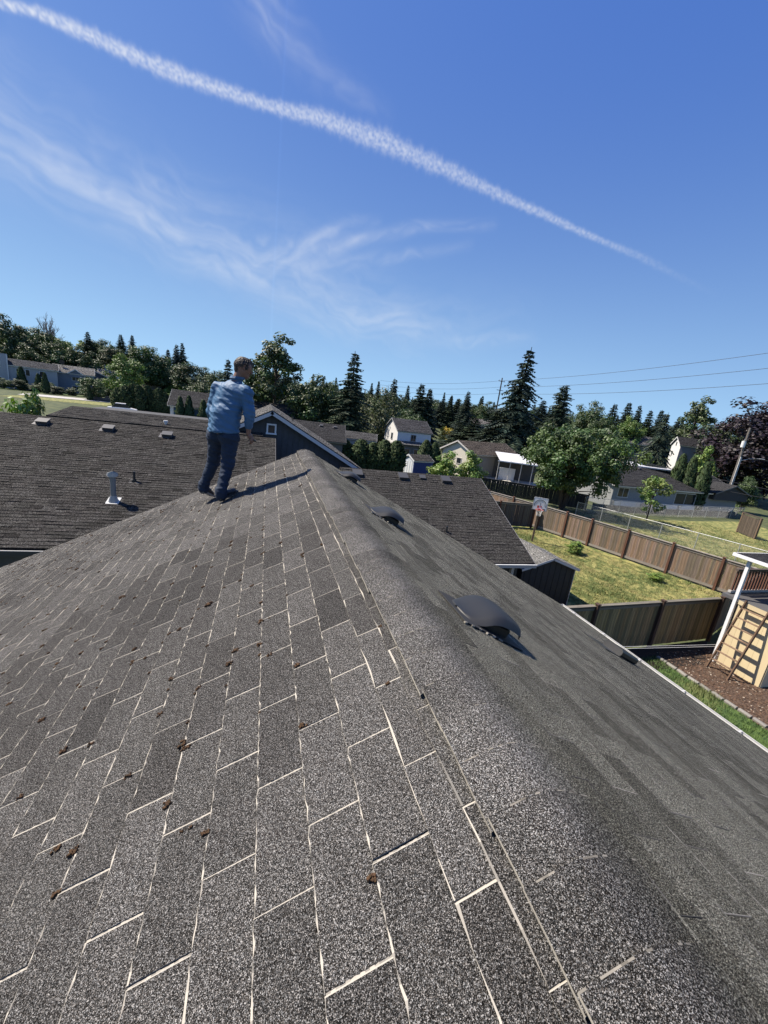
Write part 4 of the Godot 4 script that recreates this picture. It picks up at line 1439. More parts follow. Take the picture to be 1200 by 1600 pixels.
# ---------------------------------------------------------------- fences
# boards between posts; near side faces -side. Every board, post and rail is a part.
func board_fence(label: String, line: Array, posts: Array, tall: float, tone: Color, post_tone: Color, rail_tone: Color, kick: bool, seed_: int) -> Node3D:
	rng.seed = seed_
	var a: Vector2 = line[0]
	var b: Vector2 = line[1]
	var dir := (b - a).normalized()
	var at := Vector3(a.x, gh(a.x, a.y), a.y)
	var o := thing("board_fence", label, "fence", at)
	var along := Vector3(dir.x, 0, dir.y)
	var face := Vector3(dir.y, 0, -dir.x)
	if face.dot(Vector3(-1, 0, 1)) < 0.0:
		face = -face
	var bs := Basis(along, Vector3.UP, along.cross(Vector3.UP))
	var variants := []
	for k in 8:
		var m := MB.new()
		var q := rr(0.62, 1.3)
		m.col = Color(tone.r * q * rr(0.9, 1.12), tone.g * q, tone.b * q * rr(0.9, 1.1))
		m.slab(Vector3(0, tall * 0.5 + 0.02, 0), Vector3(0.138, tall - 0.08, 0.018), 0.004, Basis(Vector3(1, 0, 0), Vector3(0, 1, 0), Vector3(0, 0, 1)))
		variants.append(m.mesh())
	var len_ := a.distance_to(b)
	var s := 0.07
	while s < len_:
		var p := a + dir * s
		put("board", variants[rng.randi() % 8], M.grain_up, o, Transform3D(bs * Basis(Vector3.FORWARD, rr(-0.006, 0.006)), Vector3(p.x, gh(p.x, p.y) + rr(-0.01, 0.015), p.y) - at + face * rr(-0.004, 0.004)))
		s += 0.1425
	var pm := MB.new()
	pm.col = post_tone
	pm.slab(Vector3(0, tall * 0.5 + 0.02, 0), Vector3(0.1, tall + 0.10, 0.1), 0.008)
	pm.box(Vector3(0, tall + 0.085, 0), Vector3(0.14, 0.03, 0.14))
	var pmesh := pm.mesh()
	var last := Vector2.ZERO
	for i in posts.size():
		var p: Vector2 = a + dir * posts[i]
		put("post", pmesh, M.grain_up, o, Transform3D(bs, Vector3(p.x, gh(p.x, p.y), p.y) - at + face * 0.062))
		if i > 0:
			var rails := [[tall + 0.0, 0.14, 0.035, 0.0], [tall - 0.10, 0.02, 0.085, 0.022]]
			if kick:
				rails.append([0.17, 0.024, 0.14, 0.026])
			for rl in rails:
				var r := MB.new()
				r.col = rail_tone * rr(0.85, 1.1)
				var p0: Vector3 = Vector3(last.x, gh(last.x, last.y) + rl[0], last.y) - at + face * rl[3] + along * 0.052
				var p1: Vector3 = Vector3(p.x, gh(p.x, p.y) + rl[0], p.y) - at + face * rl[3] - along * 0.052
				r.beam(p0, p1, rl[1], rl[2])
				part("rail", r, M.grain, o)
		last = p
	return o

func chain_fence(label: String, line: Array, tall: float, gap: float) -> void:
	var a: Vector2 = line[0]
	var b: Vector2 = line[1]
	var at := Vector3(a.x, gh(a.x, a.y), a.y)
	var o := thing("chain_link_fence", label, "fence", at)
	var len_ := a.distance_to(b)
	var n := int(round(len_ / gap))
	var pts := []
	for i in n + 1:
		var p := a.lerp(b, float(i) / n)
		pts.append(Vector3(p.x, gh(p.x, p.y), p.y) - at)
	for i in n + 1:
		var m := MB.new()
		m.tube([pts[i] - Vector3(0, 0.1, 0), pts[i] + Vector3(0, tall + 0.04, 0)], [0.03, 0.03], 8)
		part("post", m, M.galv, o)
		if i > 0:
			var r := MB.new()
			r.tube([pts[i - 1] + Vector3(0, tall, 0), pts[i] + Vector3(0, tall, 0)], [0.024, 0.024], 6)
			part("top_rail", r, M.galv, o)
	var w := MB.new()
	for i in n:
		var p0: Vector3 = pts[i]
		var p1: Vector3 = pts[i + 1]
		var d := p0.distance_to(p1)
		var ux := (p1 - p0) / d
		var s := -tall
		while s < d:
			for dirn in [1.0, -1.0]:
				var x0 := s if dirn > 0.0 else s + tall
				var x1 := s + tall if dirn > 0.0 else s
				var y0 := 0.03
				var y1 := tall
				# cut to the bay
				if x0 < 0.0:
					y0 += (tall - 0.03) * (0.0 - x0) / (x1 - x0); x0 = 0.0
				if x1 < 0.0:
					y1 = y0 + (y1 - y0) * (x0 - 0.0) / (x0 - x1); x1 = 0.0
				if x0 > d:
					y0 += (y1 - y0) * (x0 - d) / (x0 - x1); x0 = d
				if x1 > d:
					y1 = y0 + (y1 - y0) * (d - x0) / (x1 - x0); x1 = d
				w.beam(p0 + ux * x0 + Vector3(0, y0, 0), p0 + ux * x1 + Vector3(0, y1, 0), 0.003, 0.003)
			s += 0.085
	var wm := part("wire_mesh", w, M.galv, o)
	wm.set_meta("kind", "stuff")

func make_yard() -> void:
	var red := Color(0.15, 0.065, 0.04)
	board_fence("long weathered brown board fence with reddish posts along the grass yard", [Vector2(17.2, -27.3), Vector2(22.9, -10.8)], [0.0, 2.4, 4.75, 6.7, 8.4, 10.6, 12.9, 15.1, 17.4], 1.72, Color(0.25, 0.185, 0.135), Color(0.18, 0.08, 0.05), Color(0.36, 0.32, 0.28), true, 601)
	board_fence("shaded board fence crossing in front of the grass yard", [Vector2(6.9, -8.7), Vector2(16.1, -9.12)], [0.05, 3.2, 6.1, 9.15], 1.72, Color(0.36, 0.27, 0.12), Color(0.09, 0.05, 0.035), Color(0.20, 0.18, 0.14), false, 602)
	board_fence("short angled board fence running behind the yellow playhouse", [Vector2(16.2, -9.2), Vector2(22.2, -11.4)], [0.0, 3.1, 6.3], 1.72, Color(0.26, 0.19, 0.11), Color(0.10, 0.055, 0.04), Color(0.22, 0.19, 0.15), false, 603)
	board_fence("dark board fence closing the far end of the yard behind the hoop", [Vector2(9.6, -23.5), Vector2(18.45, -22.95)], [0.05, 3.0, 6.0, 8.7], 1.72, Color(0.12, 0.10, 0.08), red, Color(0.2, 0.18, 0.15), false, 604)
	chain_fence("low chain link fence parallel to the long board fence", [Vector2(28.6, -30.0), Vector2(32.5, -13.0)], 1.25, 2.5)
	chain_fence("far chain link fence in front of the long low house", [Vector2(33.0, -33.6), Vector2(62.0, -36.3)], 1.5, 2.7)
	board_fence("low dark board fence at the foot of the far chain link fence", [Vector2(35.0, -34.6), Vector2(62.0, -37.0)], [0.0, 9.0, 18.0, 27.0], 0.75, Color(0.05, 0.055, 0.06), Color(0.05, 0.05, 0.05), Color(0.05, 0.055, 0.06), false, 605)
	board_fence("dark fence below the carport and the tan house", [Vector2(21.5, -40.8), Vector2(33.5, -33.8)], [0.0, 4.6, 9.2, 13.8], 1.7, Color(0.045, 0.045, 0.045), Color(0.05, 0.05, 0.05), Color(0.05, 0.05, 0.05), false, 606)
	hoop()
	playhouse()
	ladder()
	# two thin ropes stretched above the shaded strip
	for k in 2:
		var o := thing("rope_line", "upper thin white rope stretched past the wooden ladder" if k == 0 else "lower thin white rope stretched past the wooden ladder", "rope", Vector3(6.6, 0.80, -8.3))
		var m := MB.new()
		m.col = Color(0.7, 0.7, 0.7)
		var pts := []
		for i in 12:
			var f := i / 11.0
			pts.append(Vector3(11.6 * f, -0.50 * f - 0.04 * sin(PI * f) - k * 0.05, 0.03 * k))
		m.tube(pts, [0.007, 0.007, 0.007, 0.007, 0.007, 0.007, 0.007, 0.007, 0.007, 0.007, 0.007, 0.007], 5)
		part("rope", m, M.paint, o)
	# shrubs in the yard
	plant("bush", 0, Vector3(17.7, 0.0, -17.9), 0.8, 0.9, "small yellowish shrub at the foot of the long board fence", "", "", 0.5)
	plant("bush", 0, Vector3(19.6, 0.0, -14.2), 0.45, 0.7, "low grass green weed clump by the long board fence", "", "", 1.5)
	# dark wooden gate frame at the far right
	var gt := thing("wooden_gate", "weathered wooden gate frame at the far end of the right yard", "gate", Vector3(49.6, -1.47, -28.1), 1.05)
	for s in [-1.0, 1.0]:
		var p := MB.new()
		p.col = Color(0.22, 0.15, 0.10)
		p.box(Vector3(s * 1.5, 1.15, 0), Vector3(0.16, 2.3, 0.16))
		part("post", p, M.grain_up, gt)
	for y in [0.25, 1.25, 2.25]:
		var p := MB.new()
		p.col = Color(0.10, 0.075, 0.06)
		p.box(Vector3(0, y, 0.02), Vector3(2.84, 0.14, 0.08))
		part("rail", p, M.grain, gt)
	for k in 14:
		var p := MB.new()
		var q := rr(0.7, 1.2)
		p.col = Color(0.13 * q, 0.10 * q, 0.075 * q)
		p.box(Vector3(-1.3 + k * 0.2, 1.1, -0.04), Vector3(0.18, 2.0, 0.02))
		part("board", p, M.grain_up, gt)

func hoop() -> void:
	var o := thing("basketball_hoop", "basketball hoop with white backboard and red rim on a wooden pole", "basketball hoop", Vector3(16.2, 0, -19.9), -0.62)
	var m := MB.new()
	m.col = Color(0.24, 0.17, 0.11)
	m.slab(Vector3(0, 1.15, 0), Vector3(0.12, 2.3, 0.12), 0.012)
	part("pole", m, M.grain_up, o)
	m = MB.new()
	m.col = Color(0.80, 0.81, 0.82)
	m.prism([Vector2(-0.42, -0.38), Vector2(-0.42, 0.36), Vector2(-0.38, 0.40), Vector2(0.38, 0.40), Vector2(0.42, 0.36), Vector2(0.42, -0.38)], -0.02, 0.02, Vector3(0, 2.42, 0.1))
	var bd := part("backboard", m, M.paint, o)
	# printed border, arcs and target box
	m = MB.new()
	m.col = Color(0.02, 0.02, 0.022)
	for e in [[Vector3(0, 0.385, 0), Vector3(0.80, 0.014, 0.004)], [Vector3(0, -0.365, 0), Vector3(0.80, 0.014, 0.004)], [Vector3(-0.405, 0, 0), Vector3(0.014, 0.73, 0.004)], [Vector3(0.405, 0, 0), Vector3(0.014, 0.73, 0.004)]]:
		m.box(e[0] + Vector3(0, 2.42, 0.123), e[1])
	for rad in [0.33, 0.25]:
		for k in 22:
			var a0: float = PI * (-0.08 + 1.16 * k / 22.0)
			var a1: float = PI * (-0.08 + 1.16 * (k + 1) / 22.0)
			var w: float = 0.030 if rad > 0.3 else 0.010
			var p0: Vector3 = Vector3(cos(a0) * rad, sin(a0) * rad, 0) + Vector3(0, 2.36, 0.1235)
			var p1: Vector3 = Vector3(cos(a1) * rad, sin(a1) * rad, 0) + Vector3(0, 2.36, 0.1235)
			m.beam(p0, p1, w, 0.003, Vector3(0, 0, 1))
	m.box(Vector3(0.0, 2.40, 0.124), Vector3(0.02, 0.26, 0.004))
	m.box(Vector3(0.26, 2.13, 0.124), Vector3(0.17, 0.06, 0.004))
	part("printed_lines", m, M.paint, bd)
	m = MB.new()
	m.col = Color(0.45, 0.04, 0.03)
	m.box(Vector3(-0.10, 2.26, 0.124), Vector3(0.10, 0.14, 0.004))
	m.box(Vector3(0.07, 2.28, 0.1242), Vector3(0.06, 0.10, 0.004))
	part("printed_patch", m, M.paint, bd)
	m = MB.new()
	m.col = Color(0.55, 0.07, 0.04)
	var ring := []
	var rads := []
	for k in 25:
		ring.append(Vector3(cos(TAU * k / 24.0) * 0.22, 2.12, 0.38 + sin(TAU * k / 24.0) * 0.22))
		rads.append(0.012)
	m.tube(ring, rads, 6, false)
	m.box(Vector3(0, 2.11, 0.14), Vector3(0.16, 0.05, 0.10))
	part("rim", m, M.paint, o)
	m = MB.new()
	m.col = Color(0.8, 0.8, 0.8)
	for k in 12:
		for tw in [1.0, -1.0]:
			var pts := []
			for j in 5:
				var f := j / 4.0
				var a: float = TAU * (k + tw * f * 1.2) / 12.0
				var r := lerpf(0.22, 0.12, sqrt(f))
				pts.append(Vector3(cos(a) * r, 2.11 - f * 0.36, 0.38 + sin(a) * r))
			m.tube(pts, [0.005, 0.005, 0.005, 0.005, 0.005], 4, false)
	part("net", m, M.paint, o)
	m = MB.new()
	m.col = Color(0.12, 0.12, 0.12)
	m.box(Vector3(0, 2.38, 0.07), Vector3(0.3, 0.08, 0.03))
	part("bracket", m, M.paint, o)

func playhouse() -> void:
	var o := thing("playhouse", "raised yellow playhouse with white posts and brown railing", "playhouse", Vector3(14.75, 0, -7.9))
	rng.seed = 71
	var yel := Color(0.60, 0.50, 0.31)
	# west and south walls of upright planks
	for k in 6:
		var m := MB.new()
		m.col = yel * rr(0.93, 1.05)
		m.slab(Vector3(0.03, 1.12, 0.11 + k * 0.207), Vector3(0.203, 2.24, 0.03), 0.006, Basis(Vector3.UP, PI / 2))
		part("plank", m, M.grain_paint, o)
	for k in 14:
		var m := MB.new()
		m.col = yel * rr(0.93, 1.05)
		m.slab(Vector3(0.15 + k * 0.207, 1.12, 1.255), Vector3(0.203, 2.24, 0.03), 0.006)
		part("plank", m, M.grain_paint, o)
	var core := MB.new()
	core.col = yel * 0.5
	core.box(Vector3(1.5, 1.1, 0.62), Vector3(2.9, 2.2, 1.2))
	part("core", core, M.paint, o)
	var deck := MB.new()
	deck.col = Color(0.10, 0.10, 0.105)
	deck.box(Vector3(1.5, 2.30, 0.45), Vector3(3.1, 0.10, 1.85))
	part("deck", deck, M.paint, o)
	var white := Color(0.78, 0.79, 0.80)
	var lip := MB.new()
	lip.col = yel
	lip.box(Vector3(-0.035, 2.27, 0.66), Vector3(0.04, 0.14, 1.25))
	part("trim_board", lip, M.paint, o)
	for p in [Vector3(-0.03, 0, -0.07), Vector3(2.9, 0, -0.4), Vector3(2.9, 0, 1.3)]:
		var m := MB.new()
		m.col = white
		m.slab(p + Vector3(0, 1.83, 0), Vector3(0.09, 3.66, 0.09), 0.01)
		part("post", m, M.paint, o)
	var roof := MB.new()
	roof.col = white
	roof.col = Color(0.12, 0.12, 0.125)
	roof.slab(Vector3(1.5, 3.74, 0.55), Vector3(3.4, 0.05, 2.0), 0.01)
	part("roof", roof, M.roof, o)
	for e in [[Vector3(-0.215, 3.715, 0.55), Vector3(0.03, 0.10, 2.06)], [Vector3(1.5, 3.715, 1.565), Vector3(3.4, 0.10, 0.03)], [Vector3(1.5, 3.715, -0.465), Vector3(3.4, 0.10, 0.03)]]:
		var fm := MB.new()
		fm.col = white
		fm.box(e[0], e[1])
		part("fascia", fm, M.paint, o)
	for y in [2.42, 3.18]:
		var m := MB.new()
		m.col = Color(0.10, 0.075, 0.06) if y > 3.0 else Color(0.45, 0.44, 0.42)
		m.box(Vector3(1.5, y, -0.42), Vector3(2.7, 0.07, 0.09))
		part("rail", m, M.paint, o)
	for k in 18:
		var m := MB.new()
		m.col = Color(0.15, 0.07, 0.045)
		m.box(Vector3(0.25 + k * 0.145, 2.8, -0.42), Vector3(0.075, 0.70, 0.03))
		part("baluster", m, M.grain_up, o)

func ladder() -> void:
	var o := thing("wooden_ladder", "brown wooden ladder leaning on the yellow playhouse wall", "ladder", Vector3(14.1, 0, -7.41))
	var top := Vector3(0.58, 2.42, 0.06)
	for s in [-1.0, 1.0]:
		var m := MB.new()
		m.col = Color(0.20, 0.125, 0.075)
		m.beam(Vector3(0, 0.0, s * 0.32), top + Vector3(0, 0, s * 0.31), 0.035, 0.09, Vector3(1, 0, 0))
		part("side_rail", m, M.grain_up, o)
	for k in 7:
		var f := 0.14 + k * 0.125
		var m := MB.new()
		m.col = Color(0.30, 0.20, 0.13)
		m.box(top * f, Vector3(0.085, 0.028, 0.61), Basis(Vector3.BACK, -0.05))
		part("rung", m, M.grain, o)

# ---------------------------------------------------------------- poles, wires, cars
func wire(label: String, a: Vector3, b: Vector3, sag: float, r: float, group := "") -> void:
	var o := thing("overhead_wire", label, "wire", a, 0.0, group)
	var m := MB.new()
	var pts := []
	var rad := []
	for i in 25:
		var f := i / 24.0
		pts.append((b - a) * f + Vector3(0, -sag * 4.0 * f * (1.0 - f), 0))
		rad.append(r)
	m.tube(pts, rad, 5)
	part("cable", m, M.wire, o)

func make_poles() -> void:
	var p1 := thing("power_pole", "tall wooden power pole beside the tallest conifer", "pole", Vector3(67.1, 2.0, -111.4))
	var m := MB.new()
	m.col = Color(0.13, 0.10, 0.08)
	m.tube([Vector3(0, -0.5, 0), Vector3(0, 18.2, 0)], [0.24, 0.17], 10)
	part("pole", m, M.bark, p1)
	for y in [17.2, 14.6]:
		m = MB.new()
		m.col = Color(0.13, 0.10, 0.08)
		m.beam(Vector3(-1.3, y, 0.3), Vector3(1.3, y, -0.3), 0.14, 0.14)
		part("crossarm", m, M.bark, p1)
	for k in 3:
		m = MB.new()
		m.tube([Vector3(-1.0 + k, 17.3, 0.25 - k * 0.25), Vector3(-1.0 + k, 17.6, 0.25 - k * 0.25)], [0.09, 0.06], 8)
		part("insulator", m, M.galv, p1)
	# the three long conductors run to a pole out of sight on the right and on to the left
	for k in 3:
		var names := ["highest", "middle", "lowest"]
		wire("%s of the long power wires crossing the right sky" % names[k], Vector3(67.1, 19.4 - k * 1.85, -111.4), Vector3(76.6, 23.6 - k * 2.45, -42.0), 0.9, 0.035)
		wire("%s of the power wires dropping behind the left conifers" % names[k], Vector3(67.1, 19.4 - k * 1.85, -111.4), Vector3(34.0, 15.4 - k * 1.3, -128.0), 0.9, 0.03)
	var p2 := thing("utility_pole", "wooden utility pole with transformer can and street lamp arm", "pole", Vector3(67.9, -1.5, -42.6))
	m = MB.new()
	m.col = Color(0.21, 0.19, 0.17)
	m.tube([Vector3(0, -0.3, 0), Vector3(0, 12.3, 0)], [0.20, 0.14], 12)
	part("pole", m, M.bark, p2)
	m = MB.new()
	m.col = Color(0.78, 0.78, 0.76)
	m.tube([Vector3(-0.45, 9.4, 0.1), Vector3(-0.45, 9.45, 0.1), Vector3(-0.45, 10.25, 0.1), Vector3(-0.45, 10.35, 0.1)], [0.22, 0.26, 0.26, 0.1], 14)
	var can := part("transformer", m, M.paint, p2)
	m = MB.new()
	m.tube([Vector3(-0.45, 10.35, 0.1), Vector3(-0.45, 10.65, 0.1)], [0.06, 0.04], 8)
	part("bushing", m, M.galv, can)
	for k in 2:
		m = MB.new()
		m.col = Color(0.7, 0.7, 0.68)
		m.tube([Vector3(-0.16 + k * 0.30, 0.2, 0.2), Vector3(-0.12 + k * 0.22, 8.0, 0.15)], [0.05, 0.05], 8)
		part("conduit", m, M.paint, p2)
	m = MB.new()
	m.tube([Vector3(0.1, 7.4, 0), Vector3(0.9, 7.85, 0.6), Vector3(1.9, 8.1, 1.5)], [0.05, 0.04, 0.035], 8)
	var arm := part("lamp_arm", m, M.galv, p2)
	m = MB.new()
	m.slab(Vector3(2.05, 8.08, 1.62), Vector3(0.25, 0.12, 0.55), 0.04, Basis(Vector3.UP, 0.85))
	part("lamp_head", m, M.galv, arm)
	wire("thin wire leaving the top of the utility pole", Vector3(67.9, 10.6, -42.6), Vector3(90.0, 10.0, -20.0), 0.3, 0.02)
	wire("middle wire crossing the purple tree at the utility pole", Vector3(67.9, 6.6, -42.6), Vector3(90.0, 6.3, -20.0), 0.3, 0.025)
	wire("thick low cable crossing the purple tree", Vector3(52.0, 4.0, -44.0), Vector3(75.0, 2.2, -18.0), 0.3, 0.035)
	wire("lowest cable running to the right from the long low house", Vector3(58.0, 2.0, -39.0), Vector3(78.0, 1.6, -17.0), 0.2, 0.035)

func car(called: String, label: String, at: Vector3, turn: float, paint: Color, tall := 1.5) -> void:
	var o := thing(called, label, "car", at, turn)
	var body := MB.new()
	body.col = paint
	var low := [Vector2(-2.2, 0.35), Vector2(-2.25, 0.65), Vector2(-2.1, 0.92), Vector2(-0.9, 1.0), Vector2(1.2, 1.0), Vector2(2.15, 0.85), Vector2(2.25, 0.6), Vector2(2.2, 0.35)]
	body.prism(low, -0.88, 0.88)
	part("body", body, M.car_paint, o)
	var cab := MB.new()
	cab.prism([Vector2(-1.5, 0.98), Vector2(-0.95, tall - 0.08), Vector2(0.55, tall - 0.08), Vector2(1.25, 0.98)], -0.78, 0.78)
	part("window", cab, M.glass, o)
	var top := MB.new()
	top.col = paint
	top.slab(Vector3(-0.2, tall - 0.04, 0), Vector3(1.56, 0.08, 1.5), 0.03)
	part("roof", top, M.car_paint, o)
	for sx in [-1.4, 1.4]:
		for sz in [-0.82, 0.82]:
			var w := MB.new()
			w.tube([Vector3(sx, 0.33, sz - 0.1), Vector3(sx, 0.33, sz + 0.1)], [0.33, 0.33], 16)
			var wh := part("wheel", w, M.rubber, o)
			var r := MB.new()
			r.tube([Vector3(sx, 0.33, sz - 0.11), Vector3(sx, 0.33, sz + 0.11)], [0.2, 0.2], 12)
			part("rim", r, M.galv, wh)
	for sz in [-0.6, 0.6]:
		var l := MB.new()
		l.col = Color(0.8, 0.8, 0.75)
		l.box(Vector3(2.2, 0.72, sz), Vector3(0.06, 0.14, 0.35))
		part("headlight", l, M.paint, o)

func make_cars() -> void:
	car("parked_car", "dark blue car parked in the drive beside the round maple", Vector3(-34.2, gh(-34, -112), -112.4), -0.25, Color(0.02, 0.025, 0.045))
	car("parked_car", "white car parked just behind the neighbour's roof ridge", Vector3(-24.4, gh(-24.4, -82) + 0.06, -82.4), 0.2, Color(0.75, 0.76, 0.77), 1.7)
	var t := thing("cargo_trailer", "white box cargo trailer parked behind the clump of clipped cypress", "trailer", Vector3(-22.3, 0.55, -103.5), 0.9)
	var m := MB.new()
	m.col = Color(0.66, 0.68, 0.72)
	m.slab(Vector3(0, 1.7, 0), Vector3(4.6, 2.5, 2.2), 0.06)
	part("body", m, M.paint, t)
	for sx in [-0.5, 0.5]:
		for sz in [-1.05, 1.05]:
			m = MB.new()
			m.tube([Vector3(sx * 1.6, 0.35, sz - 0.1), Vector3(sx * 1.6, 0.35, sz + 0.1)], [0.35, 0.35], 14)
			part("wheel", m, M.rubber, t)
	m = MB.new()
	m.col = Color(0.1, 0.1, 0.1)
	m.beam(Vector3(2.2, 0.5, 0), Vector3(3.6, 0.5, 0), 0.12, 0.12)
	part("drawbar", m, M.paint, t)
	# low planter walls by the drive
	for p in [[-33.5, -104.0, 6.0, "dark block planter wall beside the round maple"], [-26.8, -107.0, 5.0, "dark block planter wall beside the white cargo trailer's driveway"]]:
		var w := thing("planter_wall", p[3], "wall", Vector3(p[0], gh(p[0], p[1]), p[1]), -0.2)
		for row in 2:
			for k in int(p[2] / 0.6):
				var b := MB.new()
				b.col = Color(0.10, 0.095, 0.09) * rr(0.7, 1.3)
				b.slab(Vector3(-p[2] * 0.5 + k * 0.6 + row * 0.3, 0.2 + row * 0.42, 0), Vector3(0.58, 0.40, 0.4), 0.03)
				part("block", b, M.plaster, w)


